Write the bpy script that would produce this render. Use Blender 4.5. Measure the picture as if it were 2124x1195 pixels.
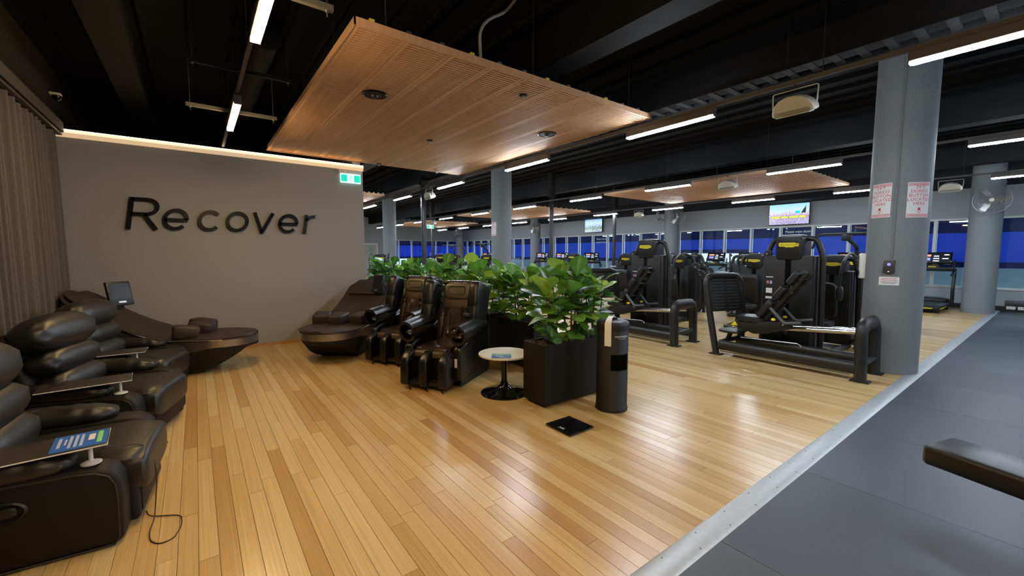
import bpy, bmesh, math, random
from mathutils import Vector, Matrix, noise

rnd = random.Random(7)
PI = math.pi
scene = bpy.context.scene
for o in list(bpy.data.objects):
    bpy.data.objects.remove(o)
COL = scene.collection

# ------------------------------------------------------------------ camera
CAM_H = 1.55
cam_d = bpy.data.cameras.new('camera')
cam_d.sensor_fit = 'HORIZONTAL'
cam_d.sensor_width = 36.0
cam_d.lens = 870.0 / 2124.0 * 36.0
cam_d.clip_start = 0.05
cam_d.clip_end = 200
cam = bpy.data.objects.new('camera', cam_d)
COL.objects.link(cam)
cam.location = (0, 0, CAM_H)
cam.rotation_euler = (math.radians(90 - 4.75), 0, math.radians(-37.0))
scene.camera = cam

# ------------------------------------------------------------------ world, exposure
world = bpy.data.worlds.new('world')
scene.world = world
world.use_nodes = True
bg = world.node_tree.nodes['Background']
bg.inputs[0].default_value = (0.62, 0.78, 1.0, 1)
bg.inputs[1].default_value = 1.8
scene.view_settings.view_transform = 'Standard'
scene.view_settings.look = 'None'
scene.view_settings.exposure = 0.0
scene.view_settings.gamma = 1.0
scene.view_settings.use_curve_mapping = False
COOL = ((0.80, 0.90, 1.0), 205.0)      # gym tubes: colour, strength
WARM = ((1.0, 0.70, 0.33), 165.0)      # recovery corner tubes
LED = ((1.0, 0.70, 0.40), 9.0)        # strip on top of the lettered wall

# ------------------------------------------------------------------ materials
MATS = {}
def nodes_of(name):
    m = bpy.data.materials.new(name)
    m.use_nodes = True
    nt = m.node_tree
    b = nt.nodes['Principled BSDF']
    return m, nt, b

def mat(name, col, rough=0.5, metal=0.0, var=0.0, scale=20.0, bump=0.0, bscale=60.0, spec=0.5, coat=0.0, sheen=0.0):
    if name in MATS:
        return MATS[name]
    m, nt, b = nodes_of(name)
    N, L = nt.nodes, nt.links
    b.inputs['Base Color'].default_value = (*col, 1)
    b.inputs['Roughness'].default_value = rough
    b.inputs['Metallic'].default_value = metal
    b.inputs['Specular IOR Level'].default_value = spec
    b.inputs['Coat Weight'].default_value = coat
    b.inputs['Sheen Weight'].default_value = sheen
    tc = N.new('ShaderNodeTexCoord')
    if var > 0:
        n = N.new('ShaderNodeTexNoise'); n.inputs['Scale'].default_value = scale; n.inputs['Detail'].default_value = 4
        L.new(tc.outputs['Object'], n.inputs['Vector'])
        r = N.new('ShaderNodeMapRange')
        r.inputs['From Min'].default_value = 0.3; r.inputs['From Max'].default_value = 0.7
        r.inputs['To Min'].default_value = 1 - var; r.inputs['To Max'].default_value = 1 + var
        L.new(n.outputs['Fac'], r.inputs['Value'])
        mx = N.new('ShaderNodeVectorMath'); mx.operation = 'SCALE'
        mx.inputs[0].default_value = col
        L.new(r.outputs[0], mx.inputs['Scale'])
        L.new(mx.outputs[0], b.inputs['Base Color'])
    if bump > 0:
        n2 = N.new('ShaderNodeTexNoise'); n2.inputs['Scale'].default_value = bscale; n2.inputs['Detail'].default_value = 6
        L.new(tc.outputs['Object'], n2.inputs['Vector'])
        bp = N.new('ShaderNodeBump'); bp.inputs['Strength'].default_value = bump; bp.inputs['Distance'].default_value = 0.01
        L.new(n2.outputs['Fac'], bp.inputs['Height'])
        L.new(bp.outputs[0], b.inputs['Normal'])
    MATS[name] = m
    return m

def emit(name, col, strength):
    if name in MATS:
        return MATS[name]
    m, nt, b = nodes_of(name)
    b.inputs['Base Color'].default_value = (*col, 1)
    b.inputs['Emission Color'].default_value = (*col, 1)
    b.inputs['Emission Strength'].default_value = strength
    b.inputs['Roughness'].default_value = 0.6
    MATS[name] = m
    return m

def wood_floor(name, per_object):
    m, nt, b = nodes_of(name)
    N, L = nt.nodes, nt.links
    g = N.new('ShaderNodeNewGeometry')
    if per_object:
        oi = N.new('ShaderNodeObjectInfo'); rv = oi.outputs['Random']
    else:
        at = N.new('ShaderNodeAttribute'); at.attribute_name = 'rnd'; rv = at.outputs['Fac']
    # board tone
    cr = N.new('ShaderNodeValToRGB')
    e = cr.color_ramp.elements
    e[0].position = 0.0; e[0].color = (0.42, 0.235, 0.075, 1)
    e[1].position = 1.0; e[1].color = (0.63, 0.465, 0.235, 1)
    for p, c in ((0.10, (0.475, 0.29, 0.10, 1)), (0.35, (0.54, 0.355, 0.14, 1)), (0.7, (0.585, 0.40, 0.175, 1))):
        k = e.new(p); k.color = c
    L.new(rv, cr.inputs[0])
    # grain running along Y
    off = N.new('ShaderNodeVectorMath'); off.operation = 'MULTIPLY_ADD'
    off.inputs[1].default_value = (95, 0.8, 1)
    cx = N.new('ShaderNodeCombineXYZ')
    ml = N.new('ShaderNodeMath'); ml.operation = 'MULTIPLY'; ml.inputs[1].default_value = 37.0
    L.new(rv, ml.inputs[0]); L.new(ml.outputs[0], cx.inputs[0]); L.new(ml.outputs[0], cx.inputs[1])
    L.new(g.outputs['Position'], off.inputs[0]); L.new(cx.outputs[0], off.inputs[2])
    n1 = N.new('ShaderNodeTexNoise'); n1.inputs['Scale'].default_value = 1.0; n1.inputs['Detail'].default_value = 3; n1.inputs['Roughness'].default_value = 0.65
    n1.inputs['Distortion'].default_value = 0.0
    L.new(off.outputs[0], n1.inputs['Vector'])
    mr = N.new('ShaderNodeMapRange'); mr.inputs['From Min'].default_value = 0.3; mr.inputs['From Max'].default_value = 0.75
    mr.inputs['To Min'].default_value = 1.14; mr.inputs['To Max'].default_value = 0.76
    L.new(n1.outputs['Fac'], mr.inputs['Value'])
    sc = N.new('ShaderNodeVectorMath'); sc.operation = 'SCALE'
    L.new(cr.outputs[0], sc.inputs[0]); L.new(mr.outputs[0], sc.inputs['Scale'])
    L.new(sc.outputs[0], b.inputs['Base Color'])
    b.inputs['Roughness'].default_value = 0.28
    b.inputs['Coat Weight'].default_value = 0.15
    b.inputs['Coat Roughness'].default_value = 0.2
    bp = N.new('ShaderNodeBump'); bp.inputs['Strength'].default_value = 0.06; bp.inputs['Distance'].default_value = 0.01
    L.new(n1.outputs['Fac'], bp.inputs['Height']); L.new(bp.outputs[0], b.inputs['Normal'])
    return m

def leaf_mat():
    m, nt, b = nodes_of('fig_leaf')
    N, L = nt.nodes, nt.links
    oi = N.new('ShaderNodeObjectInfo')
    cr = N.new('ShaderNodeValToRGB')
    e = cr.color_ramp.elements
    e[0].position = 0.0; e[0].color = (0.03, 0.11, 0.02, 1)
    e[1].position = 1.0; e[1].color = (0.36, 0.50, 0.05, 1)
    for p, c in ((0.3, (0.06, 0.19, 0.03, 1)), (0.6, (0.12, 0.31, 0.04, 1)), (0.82, (0.24, 0.46, 0.05, 1))):
        k = e.new(p); k.color = c
    L.new(oi.outputs['Random'], cr.inputs[0])
    at = N.new('ShaderNodeAttribute'); at.attribute_name = 'vein'
    mx = N.new('ShaderNodeMixRGB'); mx.inputs[2].default_value = (0.30, 0.42, 0.14, 1)
    mf = N.new('ShaderNodeMath'); mf.operation = 'MULTIPLY'; mf.inputs[1].default_value = 0.6
    L.new(at.outputs['Fac'], mf.inputs[0]); L.new(mf.outputs[0], mx.inputs[0])
    L.new(cr.outputs[0], mx.inputs[1]); L.new(mx.outputs[0], b.inputs['Base Color'])
    b.inputs['Roughness'].default_value = 0.33
    tr = N.new('ShaderNodeBsdfTranslucent'); L.new(mx.outputs[0], tr.inputs[0])
    ms = N.new('ShaderNodeMixShader'); ms.inputs[0].default_value = 0.28
    L.new(b.outputs[0], ms.inputs[1]); L.new(tr.outputs[0], ms.inputs[2])
    L.new(ms.outputs[0], N['Material Output'].inputs[0])
    return m

def blind_mat(name, col):
    m, nt, b = nodes_of(name)
    N, L = nt.nodes, nt.links
    b.inputs['Base Color'].default_value = (*col, 1)
    b.inputs['Roughness'].default_value = 0.8
    w = N.new('ShaderNodeTexWave'); w.bands_direction = 'Z'; w.inputs['Scale'].default_value = 160
    tc = N.new('ShaderNodeTexCoord'); L.new(tc.outputs['Object'], w.inputs['Vector'])
    bp = N.new('ShaderNodeBump'); bp.inputs['Strength'].default_value = 0.1; L.new(w.outputs[0], bp.inputs['Height']); L.new(bp.outputs[0], b.inputs['Normal'])
    tr = N.new('ShaderNodeBsdfTranslucent'); tr.inputs[0].default_value = (col[0], col[1], min(1, col[2] * 1.1), 1)
    ms = N.new('ShaderNodeMixShader'); ms.inputs[0].default_value = 0.55
    L.new(b.outputs[0], ms.inputs[1]); L.new(tr.outputs[0], ms.inputs[2]); L.new(ms.outputs[0], N['Material Output'].inputs[0])
    return m

def glass_mat():
    m, nt, b = nodes_of('window_glass')
    N, L = nt.nodes, nt.links
    t = N.new('ShaderNodeBsdfTransparent'); t.inputs[0].default_value = (0.88, 0.95, 0.94, 1)
    g = N.new('ShaderNodeBsdfGlossy'); g.inputs['Roughness'].default_value = 0.02
    ms = N.new('ShaderNodeMixShader')
    ms.inputs[0].default_value = 0.05; L.new(t.outputs[0], ms.inputs[1]); L.new(g.outputs[0], ms.inputs[2])
    L.new(ms.outputs[0], N['Material Output'].inputs[0])
    return m

def screen_mat(name, kind):
    m, nt, b = nodes_of(name)
    N, L = nt.nodes, nt.links
    tc = N.new('ShaderNodeTexCoord'); sp = N.new('ShaderNodeSeparateXYZ'); L.new(tc.outputs['Generated'], sp.inputs[0])
    no = N.new('ShaderNodeTexNoise'); no.inputs['Scale'].default_value = 26 if kind == 'crowd' else 14; no.inputs['Detail'].default_value = 3
    L.new(tc.outputs['Generated'], no.inputs['Vector'])
    ad = N.new('ShaderNodeMath'); ad.operation = 'MULTIPLY_ADD'; ad.inputs[1].default_value = 1.0; ad.inputs[2].default_value = -0.5
    L.new(no.outputs['Fac'], ad.inputs[0])
    a2 = N.new('ShaderNodeMath'); a2.operation = 'ADD'; L.new(ad.outputs[0], a2.inputs[0]); L.new(sp.outputs['Z'], a2.inputs[1])
    cr = N.new('ShaderNodeValToRGB'); e = cr.color_ramp.elements
    if kind == 'crowd':
        stops = [(0.0, (0.55, 0.5, 0.75)), (0.1, (0.12, 0.1, 0.35)), (0.2, (0.75, 0.65, 0.8)), (0.3, (0.15, 0.12, 0.3)), (0.42, (0.6, 0.3, 0.5)), (0.55, (0.7, 0.7, 0.85)), (0.65, (0.65, 0.85, 0.95)), (1.0, (0.35, 0.75, 0.95))]
    else:
        stops = [(0.0, (0.2, 0.35, 0.5)), (0.12, (0.6, 0.7, 0.8)), (0.22, (0.06, 0.16, 0.08)), (0.32, (0.2, 0.3, 0.15)), (0.42, (0.25, 0.35, 0.5)), (0.5, (0.45, 0.65, 0.85)), (0.7, (0.65, 0.9, 0.95)), (1.0, (0.25, 0.45, 0.8))]
    e[0].position, e[0].color = stops[0][0], (*stops[0][1], 1)
    e[1].position, e[1].color = stops[-1][0], (*stops[-1][1], 1)
    for p, c in stops[1:-1]:
        k = e.new(p); k.color = (*c, 1)
    L.new(a2.outputs[0], cr.inputs[0])
    b.inputs['Base Color'].default_value = (0.01, 0.01, 0.01, 1)
    L.new(cr.outputs[0], b.inputs['Emission Color']); b.inputs['Emission Strength'].default_value = 1.1
    b.inputs['Roughness'].default_value = 0.2
    return m

M = dict(
    leather=mat('black_leather', (0.008, 0.0072, 0.0068), 0.42, bump=0.1, bscale=240, var=0.2, scale=6, spec=0.7),
    leather_dull=mat('black_leather_side', (0.007, 0.0065, 0.0062), 0.55, bump=0.15, bscale=200, spec=0.3),
    vinyl_brown=mat('brown_black_vinyl_cover', (0.028, 0.019, 0.015), 0.55, bump=0.15, bscale=90, var=0.2, scale=5),
    mleather=mat('massage_chair_leather', (0.004, 0.0042, 0.0048), 0.32, bump=0.08, bscale=220),
    mbrown=mat('crinkled_brown_leather', (0.03, 0.021, 0.014), 0.27, bump=0.5, bscale=16, var=0.25, scale=10, spec=0.8),
    bronze=mat('bronze_band', (0.36, 0.33, 0.305), 0.3, 0.85),
    plastic=mat('black_plastic', (0.012, 0.012, 0.013), 0.42, bump=0.05, bscale=300),
    machine=mat('machine_black', (0.0075, 0.0078, 0.0088), 0.5, bump=0.06, bscale=350, var=0.12, scale=9, spec=0.4),
    machine_tube=mat('machine_tube', (0.012, 0.012, 0.0122), 0.42, bump=0.05, bscale=300),
    pad=mat('machine_pad', (0.013, 0.013, 0.014), 0.4, bump=0.08, bscale=250),
    chrome=mat('chrome', (0.75, 0.76, 0.78), 0.12, 1.0),
    steel=mat('brushed_steel', (0.42, 0.43, 0.44), 0.33, 1.0),
    yellow=mat('yellow_plastic', (0.72, 0.60, 0.02), 0.45),
    white=mat('white_plastic', (0.72, 0.71, 0.68), 0.45),
    cream=mat('cream_enamel', (0.62, 0.60, 0.52), 0.45, var=0.05),
    black=mat('matte_black', (0.008, 0.008, 0.009), 0.7),
    gloss_black=mat('gloss_black', (0.004, 0.004, 0.005), 0.06),
    planter=mat('planter_black', (0.008, 0.0076, 0.0074), 0.6, var=0.15, scale=3, bump=0.03, spec=0.3),
    soil=mat('bark_soil', (0.055, 0.032, 0.02), 0.9, var=0.5, scale=60, bump=0.8, bscale=70),
    stem=mat('fig_stem', (0.12, 0.075, 0.045), 0.8, var=0.3, scale=50),
    bin=mat('bin_black', (0.014, 0.0135, 0.013), 0.5, bump=0.05, bscale=280, spec=0.35),
    wipe=mat('wet_wipe', (0.9, 0.9, 0.9), 0.8, bump=0.2, bscale=80),
    tabletop=mat('white_tabletop', (0.72, 0.68, 0.6), 0.35),
    wall=mat('warm_grey_paint', (0.29, 0.28, 0.275), 0.85, var=0.04, scale=160, bump=0.05, bscale=300),
    wallcool=mat('cool_grey_paint', (0.29, 0.315, 0.34), 0.8, var=0.04, scale=50),
    column=mat('grey_column', (0.175, 0.195, 0.21), 0.7, var=0.07, scale=40, bump=0.08, bscale=120),
    ceiling=mat('black_ceiling', (0.006, 0.006, 0.007), 0.9, var=0.2, scale=4, spec=0.15),
    duct=mat('black_duct', (0.009, 0.0085, 0.010), 0.75, var=0.2, scale=5, spec=0.2),
    strut=mat('grey_strut', (0.11, 0.10, 0.095), 0.5, 0.4),
    rod=mat('hanger_rod', (0.05, 0.05, 0.052), 0.5, 0.5),
    rubber=mat('rubber_floor', (0.036, 0.041, 0.053), 0.46, var=0.14, scale=130, bump=0.1, bscale=400),
    rubber_b=mat('rubber_floor_sheen', (0.039, 0.044, 0.056), 0.43, var=0.14, scale=130, bump=0.1, bscale=400),  # lighter colour on alternate rolls stands in for their sheen
    alu=mat('aluminium_strip', (0.42, 0.44, 0.455), 0.42, 0.35, var=0.05, scale=30),
    frame=mat('window_frame', (0.52, 0.56, 0.57), 0.5),
    trimc=mat('cream_trim', (0.62, 0.56, 0.46), 0.6),
    letter=mat('gloss_letter', (0.003, 0.003, 0.003), 0.22, spec=0.3),
    red=mat('sign_red', (0.55, 0.03, 0.05), 0.6),
    pink=mat('sign_stripe', (0.62, 0.16, 0.19), 0.6),
    paper=mat('sign_paper', (0.68, 0.69, 0.71), 0.6),
    navy=mat('print_navy', (0.02, 0.09, 0.35), 0.4),
    blueprint=mat('print_blue', (0.03, 0.14, 0.55), 0.35),
    teal=mat('print_teal', (0.08, 0.36, 0.28), 0.4),
    lilac=mat('print_lilac', (0.42, 0.48, 0.75), 0.5),
    green=mat('print_green', (0.22, 0.65, 0.2), 0.5),
    hose=mat('grey_hose', (0.3, 0.3, 0.3), 0.5),
    cable=mat('brown_cable', (0.03, 0.012, 0.008), 0.5),
    outside=mat('pale_render_wall', (0.42, 0.52, 0.50), 0.8, var=0.1, scale=2),
    ground=mat('outside_paving', (0.22, 0.24, 0.25), 0.9, var=0.1, scale=3),
    fanwire=mat('fan_wire', (0.34, 0.35, 0.36), 0.35, 0.6),
    subfloor=mat('board_joint', (0.05, 0.028, 0.012), 0.9),
    darkscreen=mat('dark_screen', (0.004, 0.005, 0.012), 0.3, spec=0.3),
)
M['floor_obj'] = wood_floor('oak_board', True)
M['floor_far'] = wood_floor('oak_board_far', False)
M['leaf'] = leaf_mat()
M['blind'] = blind_mat('blue_blind', (0.085, 0.19, 0.72))
M['blind_top'] = blind_mat('navy_blind', (0.03, 0.045, 0.2))
M['glass'] = glass_mat()
M['cool'] = emit('cool_tube', *COOL)
M['warm'] = emit('warm_tube', *WARM)
M['led'] = emit('led_strip', *LED)
M['exit_white'] = emit('exit_white', (0.65, 1.0, 0.95), 1.3)
M['exit_green'] = emit('exit_green', (0.0, 0.62, 0.42), 1.0)
M['scr_blue'] = emit('screen_blue', (0.25, 0.25, 0.95), 0.9)
M['scr_orange'] = emit('screen_orange', (1.0, 0.35, 0.2), 0.9)
M['scr_white'] = emit('screen_white', (0.8, 0.85, 0.95), 0.8)
M['scr_yellow'] = emit('screen_yellow', (0.7, 0.8, 0.05), 0.7)

def panel_wood():
    m, nt, b = nodes_of('acoustic_timber')
    N, L = nt.nodes, nt.links
    g = N.new('ShaderNodeNewGeometry')
    mp = N.new('ShaderNodeVectorMath'); mp.operation = 'MULTIPLY'; mp.inputs[1].default_value = (30, 1.2, 1)
    L.new(g.outputs['Position'], mp.inputs[0])
    n = N.new('ShaderNodeTexNoise'); n.inputs['Scale'].default_value = 1.0; n.inputs['Detail'].default_value = 4
    L.new(mp.outputs[0], n.inputs['Vector'])
    cr = N.new('ShaderNodeValToRGB'); e = cr.color_ramp.elements
    e[0].position = 0.3; e[0].color = (0.50, 0.29, 0.165, 1); e[1].position = 0.7; e[1].color = (0.61, 0.375, 0.225, 1)
    L.new(n.outputs['Fac'], cr.inputs[0]); L.new(cr.outputs[0], b.inputs['Base Color'])
    b.inputs['Roughness'].default_value = 0.6
    b.inputs['Specular IOR Level'].default_value = 0.2
    return m
M['panel'] = panel_wood()

def curtain_mat():
    m, nt, b = nodes_of('curtain_cloth')
    N, L = nt.nodes, nt.links
    tc = N.new('ShaderNodeTexCoord')
    n = N.new('ShaderNodeTexNoise'); n.inputs['Scale'].default_value = 220; L.new(tc.outputs['Object'], n.inputs['Vector'])
    cr = N.new('ShaderNodeValToRGB'); e = cr.color_ramp.elements
    e[0].position = 0.35; e[0].color = (0.06, 0.052, 0.043, 1); e[1].position = 0.65; e[1].color = (0.135, 0.117, 0.098, 1)
    L.new(n.outputs['Fac'], cr.inputs[0]); L.new(cr.outputs[0], b.inputs['Base Color'])
    b.inputs['Roughness'].default_value = 0.95
    return m
M['curtain'] = curtain_mat()

# ------------------------------------------------------------------ mesh helpers
def frames(pts, closed=False):
    P = [Vector(p) for p in pts]
    n = len(P)
    T = []
    for i in range(n):
        if closed:
            t = P[(i + 1) % n] - P[i - 1]
        else:
            t = P[min(i + 1, n - 1)] - P[max(i - 1, 0)]
        T.append(t.normalized())
    up = Vector((0, 0, 1))
    if abs(T[0].dot(up)) > 0.9:
        up = Vector((1, 0, 0))
    nx = T[0].cross(up).normalized()
    out = []
    for t in T:
        nx = (nx - t * nx.dot(t))
        if nx.length < 1e-6:
            nx = t.orthogonal()
        nx.normalize()
        out.append((nx.copy(), t.cross(nx).normalized()))
    return P, out

def fillet(pts, r=0.1, k=5, closed=False):
    P = [Vector(p) for p in pts]
    n = len(P)
    out = []
    for i in range(n):
        if not closed and (i == 0 or i == n - 1):
            out.append(P[i]); continue
        a, b, c = P[i - 1], P[i], P[(i + 1) % n]
        d1, d2 = (a - b), (c - b)
        rr = min(r, d1.length * 0.48, d2.length * 0.48)
        p1, p2 = b + d1.normalized() * rr, b + d2.normalized() * rr
        for j in range(k + 1):
            t = j / k
            out.append(p1 * (1 - t) ** 2 + b * 2 * t * (1 - t) + p2 * t * t)
    return out

class MB:
    def __init__(s):
        s.v = []; s.f = []
    def add(s, vs, fs, X=None):
        o = len(s.v)
        for p in vs:
            p = Vector(p)
            s.v.append(X @ p if X else p)
        s.f += [tuple(i + o for i in q) for q in fs]
        return s
    def box(s, c, d, X=None, ry=0.0, rz=0.0, rx=0.0):
        hx, hy, hz = d[0] / 2, d[1] / 2, d[2] / 2
        R = Matrix.Translation(c) @ Matrix.Rotation(rz, 4, 'Z') @ Matrix.Rotation(ry, 4, 'Y') @ Matrix.Rotation(rx, 4, 'X')
        if X: R = X @ R
        vs = [(x, y, z) for x in (-hx, hx) for y in (-hy, hy) for z in (-hz, hz)]
        fs = [(0, 1, 3, 2), (4, 6, 7, 5), (0, 4, 5, 1), (2, 3, 7, 6), (0, 2, 6, 4), (1, 5, 7, 3)]
        return s.add(vs, fs, R)
    def bb(s, x0, x1, y0, y1, z0, z1):
        return s.box(((x0 + x1) / 2, (y0 + y1) / 2, (z0 + z1) / 2), (x1 - x0, y1 - y0, z1 - z0))
    def tube(s, pts, r, n=10, closed=False, sx=1.0, sy=1.0, caps=True):
        P, F = frames(pts, closed)
        m = len(P)
        rr = r if isinstance(r, (list, tuple)) else [r] * m
        vs = []
        for i in range(m):
            a, b = F[i]
            for j in range(n):
                t = 2 * PI * j / n
                vs.append(P[i] + a * (math.cos(t) * rr[i] * sx) + b * (math.sin(t) * rr[i] * sy))
        fs = []
        for i in range(m if closed else m - 1):
            k = (i + 1) % m
            for j in range(n):
                fs.append((i * n + j, i * n + (j + 1) % n, k * n + (j + 1) % n, k * n + j))
        if caps and not closed:
            fs.append(tuple(reversed(range(n)))); fs.append(tuple(range((m - 1) * n, m * n)))
        return s.add(vs, fs)
    def cyl(s, p0, p1, r0, r1=None, n=16):
        return s.tube([p0, p1], [r0, r0 if r1 is None else r1], n)
    def lathe(s, prof, c=(0, 0, 0), n=24, X=None):
        vs, fs = [], []
        m = len(prof)
        for r, z in prof:
            for j in range(n):
                t = 2 * PI * j / n
                vs.append((c[0] + r * math.cos(t), c[1] + r * math.sin(t), c[2] + z))
        for i in range(m - 1):
            for j in range(n):
                fs.append((i * n + j, i * n + (j + 1) % n, (i + 1) * n + (j + 1) % n, (i + 1) * n + j))
        fs.append(tuple(reversed(range(n)))); fs.append(tuple(range((m - 1) * n, m * n)))
        return s.add(vs, fs, X)
    def prism(s, pts, t0, t1, axis='y', X=None):
        # outline in the two other axes, extruded along `axis`
        def mk(p, t):
            if axis == 'y': return (p[0], t, p[1])
            if axis == 'x': return (t, p[0], p[1])
            return (p[0], p[1], t)
        n = len(pts)
        vs = [mk(p, t0) for p in pts] + [mk(p, t1) for p in pts]
        fs = [tuple(reversed(range(n))), tuple(range(n, 2 * n))]
        for i in range(n):
            j = (i + 1) % n
            fs.append((i, j, n + j, n + i))
        return s.add(vs, fs, X)
    def sup(s, c, d, e1=0.5, e2=0.5, nu=20, nv=12, X=None, wr=0.0, wf=6.0, gather=0.0, gaxis=1, taper=0.0, pleat=0.0, vf=0.0):
        # superellipsoid cushion with optional creases
        def sp(v, e): return math.copysign(abs(v) ** e, v)
        vs, fs = [], []
        for i in range(nv + 1):
            ph = -PI / 2 + PI * i / nv
            for j in range(nu):
                th = 2 * PI * j / nu
                x = sp(math.cos(ph), e1) * sp(math.cos(th), e2)
                y = sp(math.cos(ph), e1) * sp(math.sin(th), e2)
                z = sp(math.sin(ph), e1)
                p = Vector((x * d[0] / 2, y * d[1] / 2, z * d[2] / 2))
                q = Vector((x, y, z))
                if taper: p.z *= 1 - taper * abs(q[gaxis]) ** 2
                if wr:
                    k = 1 + wr * noise.noise(q * wf + Vector((c[0] * 7, c[1] * 7, c[2] * 7)))
                    p *= k
                if gather:
                    e = max(0, abs(q[gaxis]) - 0.72) / 0.28
                    a = math.atan2(q.z, q[1 - gaxis] if gaxis < 2 else q.x)
                    g_ = 1 + gather * math.sin(PI * min(1, e)) * math.sin(a * 8)
                    for ax in range(3):
                        if ax != gaxis: p[ax] *= g_
                if vf:
                    p.x += vf * noise.noise(Vector((p.y * 26, p.z * 5, c[2]))) + vf * 0.6 * noise.noise(Vector((p.y * 50, p.z * 11, 4)))
                if pleat:
                    k = 1 + pleat * math.sin(q.x * 21 + 2 * noise.noise(q * 3)) * max(0, q.z + 0.6)
                    p.y *= k; p.z *= k
                vs.append(p + Vector(c))
        for i in range(nv):
            for j in range(nu):
                fs.append((i * nu + j, i * nu + (j + 1) % nu, (i + 1) * nu + (j + 1) % nu, (i + 1) * nu + j))
        return s.add(vs, fs, X)
    def loft(s, rings, closed_ring=True, caps=True):
        n = len(rings[0]); vs = [p for r in rings for p in r]; fs = []
        for i in range(len(rings) - 1):
            for j in range(n if closed_ring else n - 1):
                k = (j + 1) % n
                fs.append((i * n + j, i * n + k, (i + 1) * n + k, (i + 1) * n + j))
        if caps and closed_ring:
            fs.append(tuple(reversed(range(n)))); fs.append(tuple(range((len(rings) - 1) * n, len(rings) * n)))
        return s.add(vs, fs)
    def build(s, name, material, parent=None, bevel=0.0, seg=2, smooth=None, angle=35):
        me = bpy.data.meshes.new(name)
        bm = bmesh.new()
        bv = [bm.verts.new(p) for p in s.v]
        for q in s.f:
            try: bm.faces.new([bv[i] for i in q])
            except ValueError: pass
        bmesh.ops.remove_doubles(bm, verts=bm.verts, dist=1e-5)
        bmesh.ops.recalc_face_normals(bm, faces=bm.faces)
        if bevel > 0:
            es = [e for e in bm.edges if len(e.link_faces) == 2 and e.calc_face_angle(0) > math.radians(30)]
            bmesh.ops.bevel(bm, geom=es, offset=bevel, segments=seg, affect='EDGES', profile=0.5, clamp_overlap=True)
        for f in bm.faces: f.smooth = True
        lim = math.radians(angle)
        for e in bm.edges:
            if len(e.link_faces) == 2 and e.calc_face_angle(0) > lim: e.smooth = False
        bm.to_mesh(me); bm.free()
        me.materials.append(material)
        o = bpy.data.objects.new(name, me)
        COL.objects.link(o)
        if parent: o.parent = parent
        return o

def tag(o, label, cat, group=None):
    o['label'] = label; o['category'] = cat
    if group: o['group'] = group
    return o
def thing(name, label, cat, loc=(0, 0, 0), rz=0.0, group=None):
    o = bpy.data.objects.new(name, None)
    o.empty_display_size = 0.1
    COL.objects.link(o)
    o.location = loc; o.rotation_euler = (0, 0, rz)
    return tag(o, label, cat, group)
def struct(o, label=None):
    o['kind'] = 'structure'
    if label: o['label'] = label
    return o
def sgroup(name, label=None, loc=(0, 0, 0)):
    o = bpy.data.objects.new(name, None); o.empty_display_size = 0.1
    COL.objects.link(o); o.location = loc
    return struct(o, label)
def dup(root, loc, rz=None, label=None, group=None, scale=None):
    def cp(o, par):
        c = o.copy(); COL.objects.link(c); c.parent = par
        for ch in o.children: cp(ch, c)
        return c
    r = cp(root, None)
    r.location = loc
    if rz is not None: r.rotation_euler = (0, 0, rz)
    if scale: r.scale = (scale,) * 3
    if label: r['label'] = label
    if group: r['group'] = group
    return r
def text_mesh(body, size, ext=0.001, align='CENTER', spacing=1.0):
    cu = bpy.data.curves.new('lettering', 'FONT')
    cu.body = body; cu.size = size; cu.extrude = ext; cu.align_x = align; cu.align_y = 'CENTER'; cu.space_character = spacing
    ob = bpy.data.objects.new('lettering', cu); COL.objects.link(ob)
    dg = bpy.context.evaluated_depsgraph_get()
    me = bpy.data.meshes.new_from_object(ob.evaluated_get(dg))
    bpy.data.objects.remove(ob); bpy.data.curves.remove(cu)
    return me
def text_obj(name, body, size, material, parent, Mx, ext=0.001, spacing=1.0, fn=None):
    me = text_mesh(body, size, ext, spacing=spacing)
    me.transform(Mx)
    if fn:
        for v in me.vertices: v.co = fn(v.co)
    me.materials.clear(); me.materials.append(material); me.name = name
    o = bpy.data.objects.new(name, me); COL.objects.link(o); o.parent = parent
    return o
# text upright on a plane facing -Y / -X
FACE_MY = Matrix.Rotation(PI / 2, 4, 'X')
FACE_MX = Matrix.Rotation(-PI / 2, 4, 'Z') @ Matrix.Rotation(PI / 2, 4, 'X')

# ================================================================== SETTING
XL, XF, YB, YN = -1.45, 17.3, 30.0, -6.0
WALL_Y, WALL_R, WALL_H = 8.04, 2.57, 3.16
CEIL = 4.1

# ------------------------------------------------------------------ timber floor, board by board
def project(x, y, z=0):
    a, p = math.radians(37), math.radians(4.75)
    fw = Vector((math.sin(a) * math.cos(p), math.cos(a) * math.cos(p), -math.sin(p)))
    r = Vector((math.cos(a), -math.sin(a), 0)); u = r.cross(fw)
    v = Vector((x, y, z - CAM_H)); w = v.dot(fw)
    if w < 0.1: return None
    return 1062 + 870 * v.dot(r) / w, 597.5 - 870 * v.dot(u) / w, w
floor = sgroup('floor', 'pale honey timber strip floor')
sub = MB(); sub.bb(XL, XF, 1.17, YB, -0.08, -0.03); sub.build('joint_bed', M['subfloor'], floor)
BW = 0.0868
boards = []
x = XL
while x < XF - 0.01:
    x1 = min(x + BW, XF)
    y = 1.172 - rnd.uniform(0, 1.2)
    ymax = WALL_Y + 0.1 if x < WALL_R - 0.05 else YB
    while y < ymax:
        ln = rnd.uniform(0.7, 2.3)
        a, b = max(y, 1.172), min(y + ln, ymax)
        if b - a > 0.02: boards.append((x, x1, a, b))
        y += ln
    x = x1
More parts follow.
